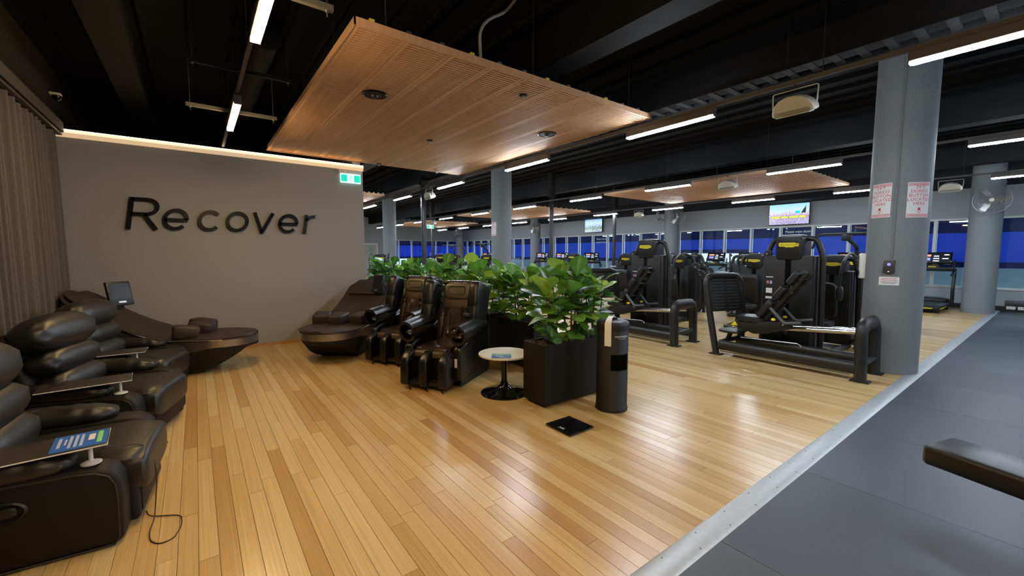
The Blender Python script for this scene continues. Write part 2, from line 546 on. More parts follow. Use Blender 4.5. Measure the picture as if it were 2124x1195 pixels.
def in_view(bd):
    c = [project(px, py) for px in bd[:2] for py in bd[2:]]
    if any(q is None for q in c): return 0
    cx = [min(max(q[0], 0), 2124) for q in c]; cy = [min(max(q[1], 0), 1195) for q in c]
    if max(cx) - min(cx) < 1 or max(cy) - min(cy) < 1: return 0
    m = project((bd[0] + bd[1]) / 2, (bd[2] + bd[3]) / 2)
    if not (0 < m[0] < 2124 and 0 < m[1] < 1195):
        k = 0.4
    else: k = 1.0
    return k * (bd[1] - bd[0]) * (bd[3] - bd[2]) / m[2] ** 3
boards.sort(key=in_view, reverse=True)
GAP = 0.0009
bmesh_cache = {}
for (a, b, c, d) in boards[:290]:
    key = (round(b - a, 3), round(d - c, 2))
    if key not in bmesh_cache:
        mb = MB(); w, l = b - a - 2 * GAP, d - c - 2 * GAP
        # slight arris on the top edges
        z0, z1 = -0.03, 0.0
        e = 0.0008
        vs = [(-w/2, -l/2, z0), (w/2, -l/2, z0), (w/2, l/2, z0), (-w/2, l/2, z0),
              (-w/2, -l/2, z1 - e), (w/2, -l/2, z1 - e), (w/2, l/2, z1 - e), (-w/2, l/2, z1 - e),
              (-w/2 + e, -l/2 + e, z1), (w/2 - e, -l/2 + e, z1), (w/2 - e, l/2 - e, z1), (-w/2 + e, l/2 - e, z1)]
        fs = [(8, 9, 10, 11)] + [(i, (i + 1) % 4, (i + 1) % 4 + 4, i + 4) for i in range(4)] + [(i + 4, (i + 1) % 4 + 4, (i + 1) % 4 + 8, i + 8) for i in range(4)]
        mb.add(vs, fs)
        o = mb.build('board', M['floor_obj'], floor, angle=20)
        bmesh_cache[key] = o.data
    else:
        o = bpy.data.objects.new('board', bmesh_cache[key]); COL.objects.link(o); o.parent = floor
    o.location = ((a + b) / 2, (c + d) / 2, 0)
vs, fs, rv = [], [], []
for (a, b, c, d) in boards[290:]:
    i = len(vs); a += GAP; b -= GAP; c += GAP; d -= GAP
    vs += [(a, c, 0), (b, c, 0), (b, d, 0), (a, d, 0), (a, c, -0.03), (b, c, -0.03), (b, d, -0.03), (a, d, -0.03)]
    fs += [(i, i + 1, i + 2, i + 3), (i + 4, i + 5, i + 1, i), (i + 5, i + 6, i + 2, i + 1), (i + 6, i + 7, i + 3, i + 2), (i + 7, i + 4, i, i + 3)]
    rv += [rnd.random()] * 5
me = bpy.data.meshes.new('far_boards'); me.from_pydata(vs, [], fs)
at = me.attributes.new('rnd', 'FLOAT', 'FACE'); at.data.foreach_set('value', rv)
me.materials.append(M['floor_far'])
o = bpy.data.objects.new('far_boards', me); COL.objects.link(o); o.parent = floor; o['kind'] = 'stuff'

# rubber floor in rolls laid across the walkway
rub = sgroup('floor', 'dark grey rubber floor laid in rolls')
mb = MB(); mb.bb(XL, XF, YN, 1.045, -0.08, -0.012); mb.build('underlay', M['black'], rub)
x = 2.19 - 1.21 * 3
k = 0
while x < XF:
    x0, x1 = max(x, XL), min(x + 1.21, XF)
    mb = MB(); mb.bb(x0 + 0.0015, x1 - 0.0015, YN, 1.043, -0.012, 0.0)
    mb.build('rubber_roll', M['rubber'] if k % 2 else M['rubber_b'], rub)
    x += 1.21; k += 1
# metal threshold strip with screws
strip = sgroup('trim_1', 'brushed aluminium threshold strip between timber and rubber')
mb = MB(); mb.prism([(1.035, 0.0), (1.045, 0.006), (1.165, 0.006), (1.178, 0.0)], XL, XF, 'x'); mb.build('plate', M['alu'], strip)
mb = MB(); mb.lathe([(0.0045, 0.0), (0.0045, 0.0012), (0.002, 0.0018)], n=8)
sc0 = mb.build('screw', M['strut'], strip)
i = 0
for k in range(34):
    xx = 1.4 + k * 0.32
    for yy in (1.065, 1.148):
        o = sc0 if i == 0 else sc0.copy()
        if i: COL.objects.link(o); o.parent = strip
        o.location = (xx + (0.1 if yy > 1.1 else 0), yy, 0.006); i += 1

# walls
w = sgroup('wall_recovery', 'grey painted wall carrying the large lettering')
mb = MB(); mb.bb(XL, WALL_R, WALL_Y, WALL_Y + 0.14, 0, WALL_H); mb.build('wall_face', M['wall'], w)
t = sgroup('trim_2', 'lit cream cove along the top of the lettered wall')
mb = MB(); mb.prism([(WALL_Y, 3.055), (WALL_Y - 0.012, 3.055), (WALL_Y - 0.045, 3.085), (WALL_Y - 0.06, 3.13), (WALL_Y - 0.06, 3.15), (WALL_Y, 3.15)], XL + 0.01, WALL_R, 'x')
mb.build('cove', M['trimc'], t)
mb = MB(); mb.bb(XL + 0.01, WALL_R - 0.005, WALL_Y - 0.058, WALL_Y - 0.034, 3.1505, 3.160); mb.build('led_strip', M['led'], t)
mb = MB(); mb.prism([(WALL_Y - 0.064, 3.115), (WALL_Y - 0.052, 3.115), (WALL_Y - 0.061, 3.150), (WALL_Y - 0.074, 3.148)], XL + 0.01, WALL_R - 0.002, 'x')
mb.build('diffuser', emit('led_diffuser', (1.0, 0.80, 0.53), 1.0), t)
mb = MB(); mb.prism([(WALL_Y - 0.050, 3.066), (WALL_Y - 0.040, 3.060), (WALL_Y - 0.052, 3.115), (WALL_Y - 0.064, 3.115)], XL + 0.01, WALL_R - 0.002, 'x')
mb.build('lower_cove_glow', emit('lit_cove_glow', (1.0, 0.72, 0.44), 0.48), t)  # emission stands in for the LED light on the lower cove, no lamp itself
bs = sgroup('baseboard_recovery')
mb = MB(); mb.bb(XL, WALL_R, WALL_Y - 0.012, WALL_Y, 0, 0.05); mb.build('skirting', mat('timber_skirting', (0.42, 0.22, 0.09), 0.5), bs)

w = sgroup('wall_left', 'grey wall behind the curtain')
mb = MB(); mb.bb(XL - 0.15, XL, YN, 12.0, 0, 3.1); mb.build('wall_face', M['wall'], w)
mb = MB(); mb.bb(XL - 0.15, XL, YN, 12.0, 3.1, CEIL); mb.build('upper_wall', mat('dark_upper_paint', (0.035, 0.031, 0.028), 0.9, spec=0.2), w)
w = sgroup('wall_back')
mb = MB(); mb.bb(WALL_R - 0.14, 11.0, YB, YB + 0.15, 0, CEIL); mb.build('wall_face', M['wallcool'], w)
mb = MB(); mb.bb(11.0, XF + 0.2, YB, YB + 0.15, 0, 0.56); mb.build('dado', M['wallcool'], w)
mb = MB(); mb.bb(11.0, XF + 0.2, YB, YB + 0.15, 2.53, CEIL); mb.build('upper_wall', M['wallcool'], w)
dr = sgroup('door_1', 'white door in the far end wall', (10.0, YB, 0))
mb = MB(); mb.bb(-0.5, 0.5, -0.05, -0.002, 0, 2.25); mb.build('frame', M['white'], dr)
mb = MB(); mb.bb(-0.42, 0.42, -0.07, -0.05, 0.01, 2.17); mb.build('leaf', mat('door_grey', (0.35, 0.37, 0.36), 0.5), dr)
mb = MB(); mb.bb(-0.15, 0.15, -0.075, -0.07, 1.0, 2.0); mb.build('vision_panel', mat('door_glass', (0.3, 0.4, 0.3), 0.1), dr)
mb = MB(); mb.cyl((0.33, -0.1, 1.0), (0.33, -0.1, 1.2), 0.015, n=10); mb.build('handle', M['steel'], dr)
w = sgroup('wall_passage')
mb = MB(); mb.bb(WALL_R - 0.14, WALL_R, WALL_Y + 0.14, YB, 0, CEIL); mb.build('wall_face', M['wallcool'], w)
w = sgroup('wall_light_stop')
mb = MB(); mb.bb(XL, WALL_R - 0.14, 11.9, 12.05, 0, CEIL); mb.build('wall_face', M['black'], w)  # added black wall that stops sky light leaking in above the lettered wall
w = sgroup('wall_near')
mb = MB(); mb.bb(XL - 0.15, XF + 0.2, YN - 0.15, YN, 0, CEIL); mb.build('wall_face', M['wallcool'], w)
w = sgroup('wall_windows', 'grey wall above and below the window band')
mb = MB(); mb.bb(XF, XF + 0.2, YN, YB, 0, 0.56); mb.build('dado', M['wallcool'], w)
mb = MB(); mb.bb(XF, XF + 0.2, YN, YB, 2.53, CEIL); mb.build('upper_wall', M['wallcool'], w)
bs = sgroup('baseboard_windows')
mb = MB(); mb.bb(XF - 0.015, XF, YN, YB, 0, 0.13); mb.build('skirting', M['black'], bs)

# ceiling: dark soffit with ribs, beams, bulkhead
c = sgroup('ceiling', 'black exposed soffit with ribs and beams')
mb = MB(); mb.bb(XL - 0.15, XF + 0.2, YN - 0.15, YB + 0.15, CEIL, CEIL + 0.1); mb.build('soffit', M['ceiling'], c)
mb = MB(); mb.bb(0, 0.05, YN, YB, CEIL - 0.055, CEIL); r0 = mb.build('deck_rib', M['ceiling'], c)
for k in range(44):
    o = r0 if k == 0 else r0.copy()
    if k: COL.objects.link(o); o.parent = c
    o.location = (-1.2 + k * 0.42, 0, 0)
for (bx0, bx1, z0) in ((3.24, 3.56, 3.62), (5.4, 5.95, 3.64), (9.9, 10.2, 3.6), (14.5, 14.8, 3.6), (-0.75, -0.45, 3.75)):
    mb = MB(); mb.bb(bx0, bx1, YN, YB, z0, CEIL); mb.build('beam', M['duct'], c)
mb = MB(); mb.bb(16.2, XF, YN, YB, 3.35, CEIL); mb.build('bulkhead', M['duct'], c)

# windows along the far wall
PITCH = 1.02
winroots = []
n = 0
yy = 2.38 - PITCH * 6
while yy < YB - 1.1:
    n += 1
    wr = sgroup('window_%d' % n, None, (XF, yy, 0))
    mb = MB(); mb.bb(-0.03, 0.07, 0, 0.075, 0.56, 2.53); mb.build('mullion', M['frame'], wr)
    mb = MB(); mb.bb(-0.035, 0.07, 0.075, PITCH, 0.56, 0.615); mb.build('sill', M['frame'], wr)
    mb = MB(); mb.bb(-0.02, 0.07, 0.075, PITCH, 2.48, 2.53); mb.build('head_rail', M['frame'], wr)
    mb = MB(); mb.bb(0.03, 0.036, 0.075, PITCH, 0.615, 2.48); mb.build('pane', M['glass'], wr)
    bot = 1.30 if n not in (12, 13, 14) else 1.7
    mb = MB(); mb.bb(0.10, 0.104, 0.05, PITCH, bot, 2.12); mb.build('roller_blind', M['blind'], wr)
    mb = MB(); mb.bb(0.094, 0.108, 0.05, PITCH, bot - 0.16, bot); mb.build('blind_hem', M['blind_top'], wr)
    mb = MB(); mb.bb(0.09, 0.105, 0.05, PITCH, 2.12, 2.5); mb.build('blind_valance', M['blind_top'], wr)
    winroots.append(wr)
    yy += PITCH
for k in range(6):
    n += 1
    wr = sgroup('window_%d' % n, None, (11.05 + k * PITCH, YB, 0)); wr.rotation_euler = (0, 0, PI / 2)
    for ch in winroots[0].children:
        c_ = ch.copy(); COL.objects.link(c_); c_.parent = wr
        c_.scale = (1, -1, 1)
# outside the glass: terrace and pale parapet building
g = sgroup('ground', 'paved terrace outside the windows')
mb = MB(); mb.bb(XF + 0.2, 26, YN - 4, YB + 4, -0.15, -0.05); mb.build('terrace', M['ground'], g)
pw = sgroup('wall_outside', 'pale rendered parapet beyond the windows')
mb = MB(); mb.bb(19.6, 19.8, YN - 4, YB + 4, -0.05, 1.15); mb.build('parapet', M['outside'], pw)
for k in range(14):
    mb = MB(); mb.bb(19.52, 19.6, -3 + k * 2.4, -2.75 + k * 2.4, -0.05, 1.22); mb.build('pier', M['frame'], pw)

# round columns on an 8.9 m grid
def column(x, y, label):
    r = sgroup('column', label, (x, y, 0))
    mb = MB(); mb.lathe([(0.302, 0.0), (0.302, CEIL - 0.02)], n=48); mb.build('shaft', M['column'], r, angle=60)
    return r
col1 = column(7.35, 1.385, 'round grey concrete column with two red duress signs')
column(16.25, 1.37, 'round grey column carrying a big round fan beside the rubber floor')
column(16.25, 10.28, 'round grey column with two fans in front of the window band')
column(7.35, 10.28, 'round grey column behind the hedge with one duress sign')
column(7.35, 19.3, 'round grey column far behind the hedge')
column(16.25, 19.25, 'round grey column by the windows')
column(16.2, 28.1, 'round grey column at the far end by the windows')
# square black posts under the light rows
for i, (px, py) in enumerate(((4.85, 10.3), (9.15, 10.05), (13.4, 11.0), (9.5, 19.2))):
    o = sgroup('post', 'slim square black steel post', (px, py, 0))
    mb = MB(); mb.bb(-0.05, 0.05, -0.05, 0.05, 0, 3.32); mb.build('post_tube', mat('post_black', (0.03, 0.03, 0.033), 0.4), o, bevel=0.006)
    mb = MB(); mb.bb(-0.09, 0.09, -0.09, 0.09, 0, 0.012); mb.build('base_plate', M['black'], o)
    mb = MB(); mb.bb(-0.09, 0.09, -0.09, 0.09, 3.32, CEIL); mb.build('head_bracket', M['black'], o)

# curtain along the left wall
def curtain():
    vs, fs = [], []
    n, rows = 420, 9
    y0, y1 = 1.2, 7.93
    for i in range(n + 1):
        t = i / n
        y = y0 + (y1 - y0) * t
        ph = t * 2 * PI * 36 + 1.3 * math.sin(t * 37)
        amp = 0.058 + 0.012 * math.sin(t * 61)
        for j in range(rows + 1):
            z = 0.03 + (3.06 - 0.03) * j / rows
            k = 1 - 0.25 * (j / rows)
            vs.append((XL + 0.08 + amp * k * math.sin(ph) + 0.006 * math.sin(ph * 0.37 + z), y + 0.012 * math.cos(ph * 2) * k, z))
    for i in range(n):
        for j in range(rows):
            a = i * (rows + 1) + j
            fs.append((a, a + rows + 1, a + rows + 2, a + 1))
    mb = MB(); mb.add(vs, fs)
    return mb
r = thing('curtain', 'floor length pleated grey brown curtain along the side wall', 'curtain', (0, 0, 0))
curtain().build('cloth', M['curtain'], r, angle=180)
mb = MB(); mb.bb(XL + 0.005, XL + 0.15, 1.1, 8.0, 3.075, 3.10); mb.build('track', M['strut'], r)
bk = sgroup('trim_3', 'grey bulkhead above the curtain')
mb = MB(); mb.bb(XL + 0.001, XL + 0.17, YN, WALL_Y - 0.07, 3.11, 3.24); mb.build('bulkhead', mat('dark_bulkhead', (0.06, 0.055, 0.05), 0.8), bk)

# ================================================================== CEILING THINGS
def light_fixture(name, label, material, loc, group):
    r = thing(name, label, 'light', loc, 0, group)
    mb = MB(); mb.box((0, 0, 0.043), (0.072, 1.2, 0.082)); mb.build('housing', M['strut'], r, bevel=0.005, seg=1)
    mb = MB(); mb.box((0, 0, -0.008), (0.064, 1.18, 0.022)); mb.build('diffuser', material, r, bevel=0.008, seg=1)
    for s in (-1, 1):
        mb = MB(); mb.box((0, s * 0.597, -0.007), (0.066, 0.006, 0.02)); mb.build('end_cap', M['strut'], r)
    return r
rows = [('warm', 0.43, 'warm white tube over the recliners', 'warm tubes over the recovery corner', [-2.2, 0.35, 3.1, 5.88]),
        ('cool', 4.75, 'cool white tube of the raft side row', 'tubes on the row beside the timber raft', [-4.9, -2.15, 0.3, 3.11, 5.89, 8.65, 11.43, 14.2, 17.0, 19.8, 22.5, 25.3]),
        ('cool', 9.05, 'cool white tube of the machine row', 'tubes on the row over the machines', [-4.9, -2.15, 0.4, 3.09, 5.88, 8.5, 11.3, 14.1, 16.9, 19.7, 22.4, 25.2]),
        ('cool', 13.3, 'cool white tube of the window side row', 'tubes on the row near the windows', [-4.9, -2.15, 0.5, 3.2, 5.78, 8.6, 11.4, 14.2, 17.0, 19.8, 22.6, 25.4])]
protos = {}
TUBES = {0.43: ['', '', 'at the nearer channel strut', 'at the strut near the lettered wall'],
         4.75: ['', '', 'in front of the signed column', 'at the front corner of the timber raft', 'along the far side of the timber raft', 'just past the timber raft', 'behind the black post', 'toward the far column', 'level with the far column'],
         9.05: ['', '', 'beyond the signed column', 'over the near leg press', 'over the other leg press', 'between column and black post', 'just past the black post', 'before the third raft'],
         13.3: ['', '', 'beside the fan column', 'at the corner of the machine raft', 'under the machine raft before the crowd television', 'before the two fan column', 'past the two fan column', 'before the city television']}
for kind, X, base_lab, grp, ys in rows:
    spots = TUBES[X]
    for i, y in enumerate(ys):
        lab = base_lab + (' ' + spots[i] if i < len(spots) and spots[i] else '')
        if kind not in protos:
            protos[kind] = light_fixture('linear_light', lab, M[kind], (X, y, 3.1), grp)
        else:
            dup(protos[kind], (X, y, 3.1), 0, lab, grp)
    lo, hi = min(ys) - 0.6, (8.0 if kind == 'warm' else max(ys) + 0.6)
    tr = thing('light_rail', 'slim grey conduit rail joining the ' + ('warm' if kind == 'warm' else {4.75: 'raft side', 9.05: 'machine', 13.3: 'window side'}[X]) + ' row of tubes', 'rail', (X, 0, 3.205))
    mb = MB(); mb.bb(-0.016, 0.016, lo, hi, -0.016, 0.02); mb.build('rail', M['strut'], tr)
    yv = lo + 0.4
    h0 = None
    while yv < hi:
        if h0 is None:
            mb = MB(); mb.cyl((0, 0, 0.02), (0, 0, CEIL - 3.205), 0.004, n=6); h0 = mb.build('hanger', M['rod'], tr); h = h0
        else:
            h = h0.copy(); COL.objects.link(h); h.parent = tr
        h.location = (0, yv, 0); yv += 2.2
# cross struts over the warm row
for i, (yy, z, x0, x1) in enumerate(((6.2, 3.235, 0.0, 0.92), (3.23, 3.235, 0.0, 0.86), (5.88, 3.62, 0.04, 1.05))):
    s = thing('strut_bar', ['grey channel strut hanging across the warm row near the lettered wall', 'grey channel strut hanging across the nearer warm tube', 'dark channel strut hung high above the warm tubes'][i], 'strut', (0, yy, z))
    mb = MB(); mb.prism([(-0.02, 0), (0.02, 0), (0.02, 0.04), (0.012, 0.04), (0.012, 0.008), (-0.012, 0.008), (-0.012, 0.04), (-0.02, 0.04)], x0, x1, 'x'); mb.build('channel', M['strut'] if i < 2 else M['duct'], s)
    for xx in (x0 + 0.04, x1 - 0.04):
        mb = MB(); mb.cyl((xx, 0, -0.045), (xx, 0, CEIL - z), 0.005, n=6); mb.build('threaded_rod', M['rod'], s)
        mb = MB(); mb.lathe([(0.012, -0.012), (0.012, 0.0)], (xx, 0, 0), n=6); mb.build('nut', M['steel'], s)

# timber acoustic rafts
def raft(label, x0, x1, y0, y1, z, detail):
    r = thing('acoustic_raft', label, 'ceiling panel', (x0, y0, z), 0, 'timber ceiling rafts')
    w, l = x1 - x0, y1 - y0
    mb = MB(); mb.bb(0.02, w - 0.02, 0.02, l - 0.02, 0.035, 0.05); mb.build('backing', M['black'], r)
    mb = MB()
    for a, b, c_, d in ((0, w, 0, 0.012), (0, w, l - 0.012, l), (0, 0.012, 0, l), (w - 0.012, w, 0, l)):
        mb.bb(a, b, c_, d, -0.001, 0.055)
    mb.build('edge_trim', M['panel'], r)
    npan = 9
    pw_ = (w - 0.026) / npan
    mb = MB()
    g_ = 0.002
    # solid rails along both long edges, slats between
    mb.bb(g_, 0.035, 0, l - 0.026, 0, 0.018)
    mb.bb(pw_ - 0.035, pw_ - g_, 0, l - 0.026, 0, 0.018)
    pitch = 0.042 if detail else 0.084
    k = int((l - 0.1) / pitch)
    yv = 0.0
    mb.bb(0.035, pw_ - 0.035, 0, 0.03, 0, 0.018)
    for q in range(k):
        yv = 0.045 + q * pitch
        mb.bb(0.035, pw_ - 0.035, yv, yv + pitch - (0.017 if detail else 0.03), 0, 0.018)
    mb.bb(0.035, pw_ - 0.035, yv + pitch, l - 0.026, 0, 0.018)
    p0 = mb.build('slotted_plank', M['panel'], r)
    for q in range(npan):
        o = p0 if q == 0 else p0.copy()
        if q: COL.objects.link(o); o.parent = r
        o.location = (0.013 + q * pw_, 0.013, 0.002)
    for fx in (0.08, 0.5, 0.92):
        for fy in (0.03, 0.35, 0.68, 0.97):
            mb = MB(); mb.cyl((w * fx, l * fy, 0.05), (w * fx, l * fy, CEIL - z), 0.004, n=6); mb.build('hanger_rod', M['rod'], r)
    for q in range(12):
        mb = MB(); mb.bb(0.12 + q * w / 12.3, 0.16 + q * w / 12.3, 0.02, 0.05, 0.05, 0.085); mb.build('clip', M['yellow'] if q % 3 == 0 else M['steel'], r)
    return r
raft('slotted timber raft hanging beside the lettered wall', 1.03, 4.72, 3.31, 8.16, 3.25, True)
raft('slotted timber raft hanging over the gym machines', 9.72, 13.2, 3.45, 8.4, 3.25, False)
raft('slotted timber raft hanging behind the row of black posts', 9.72, 13.2, 12.1, 17.1, 3.25, False)
raft('slotted timber raft hanging far behind the lettered wall', 1.9 + 1.0, 4.6, 12.4, 17.1, 3.25, False)
raft('slotted timber raft hanging at the far end of the gym', 9.72, 13.2, 20.8, 25.6, 3.25, False)

def raft_speaker(x, y, label):
    s = thing('ceiling_speaker', label, 'speaker', (x, y, 3.25), 0, 'round black speakers in the timber raft')
    mb = MB(); mb.lathe([(0.135, 0.0), (0.135, -0.006), (0.118, -0.012), (0.112, -0.004)], n=40); mb.build('bezel', M['gloss_black'], s)
    mb = MB(); mb.lathe([(0.108, -0.008), (0.085, -0.002), (0.06, -0.010), (0.03, -0.012)], n=40); mb.build('cone', M['black'], s)
    mb = MB(); mb.lathe([(0.034, -0.014), (0.028, -0.03), (0.012, -0.036)], n=20); mb.build('dome', M['plastic'], s)
raft_speaker(1.63, 4.61, 'round black ceiling speaker in the raft on the recliner side')
raft_speaker(4.11, 4.62, 'round black ceiling speaker in the raft next to the tube row')
def sprinkler(x, y, label, m):
    s = thing('ceiling_sensor', label, 'sensor', (x, y, 3.25))
    mb = MB(); mb.lathe([(0.045, 0.0), (0.045, -0.01), (0.03, -0.016)], n=24); mb.build('rose', m, s)
    mb = MB(); mb.lathe([(0.02, -0.016), (0.02, -0.035), (0.008, -0.045)], n=16); mb.build('head', M['steel'] if m == M['black'] else m, s)
sprinkler(2.92, 5.94, 'small black sensor in the middle of the timber raft', M['black'])
sprinkler(2.91, 3.66, 'small black sensor near the front edge of the timber raft', M['black'])
sprinkler(2.89, 8.05, 'small dark sensor at the wall edge of the timber raft', M['black'])
sprinkler(4.10, 8.05, 'white round detector at the far corner of the timber raft', M['white'])
# flexible conduit above the raft
h = thing('flexible_conduit', 'grey flexible conduit looping up from the timber raft', 'conduit', (2.2, 3.5, 3.3))
mb = MB(); mb.tube(fillet([(0, -0.1, 0.0), (0.0, -0.08, 0.3), (0.12, -0.05, 0.45), (0.35, -0.02, 0.6), (0.5, 0, 0.8)], 0.2, 6), 0.014, 8); mb.build('hose', M['hose'], h)
# spiral duct and pipes over the recliners (faint in the dark)
d = thing('spiral_duct', 'dark ribbed flexible duct above the warm tubes', 'duct', (0.72, 6.8, 3.85))
for k in range(1):
    prof = []
    mb = MB(); mb.tube([(0, t * 0.05, 0) for t in range(-30, 31)], [0.13 + 0.008 * (t % 2) for t in range(61)], 16); mb.build('ribbed_tube', M['duct'], d, angle=90)
cv = thing('security_camera', 'small white dome camera above the curtain', 'camera', (XL + 0.17, 7.4, 3.42))
mb = MB(); mb.bb(0.0, 0.1, -0.05, 0.05, 0.0, 0.03); mb.build('bracket', M['white'], cv, bevel=0.008)
mb = MB(); mb.lathe([(0.045, 0.0), (0.045, -0.02), (0.03, -0.045), (0.01, -0.055)], (0.06, 0, 0), n=20); mb.build('dome', M['gloss_black'], cv)
# cable tray with rungs along the first tube row
ct = thing('cable_tray', 'dark cable tray with rungs above the raft side tubes', 'cable tray', (5.1, 0, 3.45))
for s in (-0.17, 0.17):
    mb = MB(); mb.bb(s - 0.008, s + 0.008, -5.5, 26, -0.03, 0.03); mb.build('side_rail', M['duct'], ct)
mb = MB(); mb.bb(-0.165, 0.165, -0.035, 0.035, -0.02, -0.005); r0 = mb.build('rung', mat('tray_rung', (0.014, 0.014, 0.016), 0.7), ct)
for k in range(150):
    o = r0 if k == 0 else r0.copy()
    if k: COL.objects.link(o); o.parent = ct
    o.location = (0, -5.3 + k * 0.2, 0)
for k in range(10):
    mb = MB(); mb.cyl((0.17, -4 + 3 * k, 0.03), (0.17, -4 + 3 * k, CEIL - 3.45), 0.005, n=6); mb.build('hanger_rod', M['rod'], ct)

# white horn loudspeakers hanging under the rails
def horn(loc, label, rz=0.0):
    r = thing('hanging_speaker', label, 'speaker', loc, rz, 'cream loudspeakers hanging under the tube rows')
    # faces -X and a little down; long side along Y
    R = Matrix.Rotation(math.radians(-18), 4, 'Y')
    pts = [(-0.26, -0.11), (-0.25, -0.05), (-0.2, 0.02), (-0.12, 0.085), (-0.02, 0.12), (0.08, 0.12), (0.17, 0.085), (0.23, 0.03), (0.26, -0.05), (0.26, -0.11), (0.23, -0.13), (-0.23, -0.13)]
    mb = MB(); mb.prism(pts, -0.09, 0.12, 'x', R); mb.build('body', M['cream'], r, bevel=0.02, seg=3)
    mb = MB(); mb.box((-0.095, 0, -0.095), (0.02, 0.44, 0.05), X=R); mb.build('grille', mat('speaker_grille', (0.3, 0.28, 0.22), 0.6), r, bevel=0.004)
    mb = MB(); mb.box((-0.02, 0, -0.135), (0.17, 0.42, 0.012), X=R); mb.build('lip', M['white'], r, bevel=0.004)
    mb = MB(); mb.tube(fillet([(0, -0.27, -0.03), (0, -0.28, 0.2), (0, 0.28, 0.2), (0, 0.27, -0.03)], 0.03, 3), 0.014, 8, sx=0.5); mb.build('yoke', M['white'], r)
    mb = MB(); mb.cyl((0, 0, 0.2), (0, 0, 0.268), 0.012, n=8); mb.build('clamp', M['rod'], r)
    return r
h0 = horn((4.75, 1.72, 3.0), 'cream loudspeaker hanging by the column with duress signs')
h0.scale = (0.7, 0.7, 0.7)
for loc, lab in (((9.05, 4.45, 3.0), 'cream loudspeaker hanging in front of the raft over the machines'),
                 ((13.3, 9.8, 3.0), 'cream loudspeaker hanging near the column with two fans'),
                 ((13.3, 1.68, 3.0), 'cream loudspeaker hanging beside the big round fan'),
                 ((4.75, 9.75, 3.0), 'cream loudspeaker hanging behind the black post'),
                 ((9.05, 18.2, 3.0), 'cream loudspeaker hanging far behind the hedge')):
    dup(h0, loc, 0, lab)

# ================================================================== WALL THINGS
# lettering: ribbons sheared into italics
def ribbon(mb, path, w, t0, t1, shear, ox, oz, closed=False):
    n = len(path)
    Lp, Rp = [], []
    for i in range(n):
        a = Vector(path[i - 1] if (i > 0 or closed) else path[i]); b = Vector(path[i]); c_ = Vector(path[(i + 1) % n] if (i < n - 1 or closed) else path[i])
        d1 = (b - a).normalized() if (b - a).length > 0 else None
        d2 = (c_ - b).normalized() if (c_ - b).length > 0 else None
        d1 = d1 or d2; d2 = d2 or d1
        d = (d1 + d2).normalized()
        nn = Vector((-d.y, d.x))
        k = 1 / max(0.5, nn.dot(Vector((-d1.y, d1.x))))
        Lp.append(b + nn * w / 2 * k); Rp.append(b - nn * w / 2 * k)
    rings = []
    for l, r_ in zip(Lp, Rp):
        rings.append([(ox + p.x + shear * p.y, t, oz + p.y) for p, t in ((l, t0), (r_, t0), (r_, t1), (l, t1))])
    if closed: rings.append(rings[0])
    mb.loft(rings, True, not closed)
def arc(cx, cy, rx, ry, a0, a1, n=28):
    return [(cx + rx * math.cos(math.radians(a0 + (a1 - a0) * i / n)), cy + ry * math.sin(math.radians(a0 + (a1 - a0) * i / n))) for i in range(n + 1)]
sg = thing('wall_lettering', 'large black glossy italic word Recover mounted on the grey wall', 'sign', (0, WALL_Y, 1.885))
SW = 0.052
H, XH, RR = 0.455, 0.325, 0.142
def letter(ox, paths, name='letter'):
    mb = MB()
    for p, cl in paths: ribbon(mb, p, SW, -0.035, -0.008, 0.15, ox, 0, cl)
    mb.build(name, M['letter'], sg, angle=40)
cy_ = XH / 2
ePath = [(-RR + 0.01, cy_ - 0.008), (RR - 0.0, cy_ - 0.008)], arc(0, cy_, RR - SW / 2 + 0.012, cy_ - SW / 2, -2, 318)
letter(-0.735, [([(0, 0), (0, H)], False), ([(0, H - SW / 2), (0.15, H - SW / 2)] + arc(0.17, H - 0.13, 0.115, 0.104, 90, -90, 16)[0:] + [(0.0, H - 0.234)], False), ([(0.15, H - 0.24), (0.305, 0)], False)])
letter(-0.225, [(ePath[0], False), (ePath[1], False)])
letter(0.185, [(arc(0, cy_, RR - SW / 2 + 0.012, cy_ - SW / 2, 42, 318), False)])
letter(0.54, [(arc(0, cy_, RR - SW / 2 + 0.014, cy_ - SW / 2, 0, 347, 30), True)])
letter(0.89, [([(-0.13, XH), (-0.004, 0.008), (0.004, 0.008), (0.13, XH)], False)])
letter(1.265, [(ePath[0], False), (ePath[1], False)])
letter(1.53, [([(0, 0), (0, XH)], False), (arc(0.13, XH - 0.135, 0.125, 0.11, 165, 85, 12), False)])
for xx in (-0.7, 0.5, 1.5):
    pass

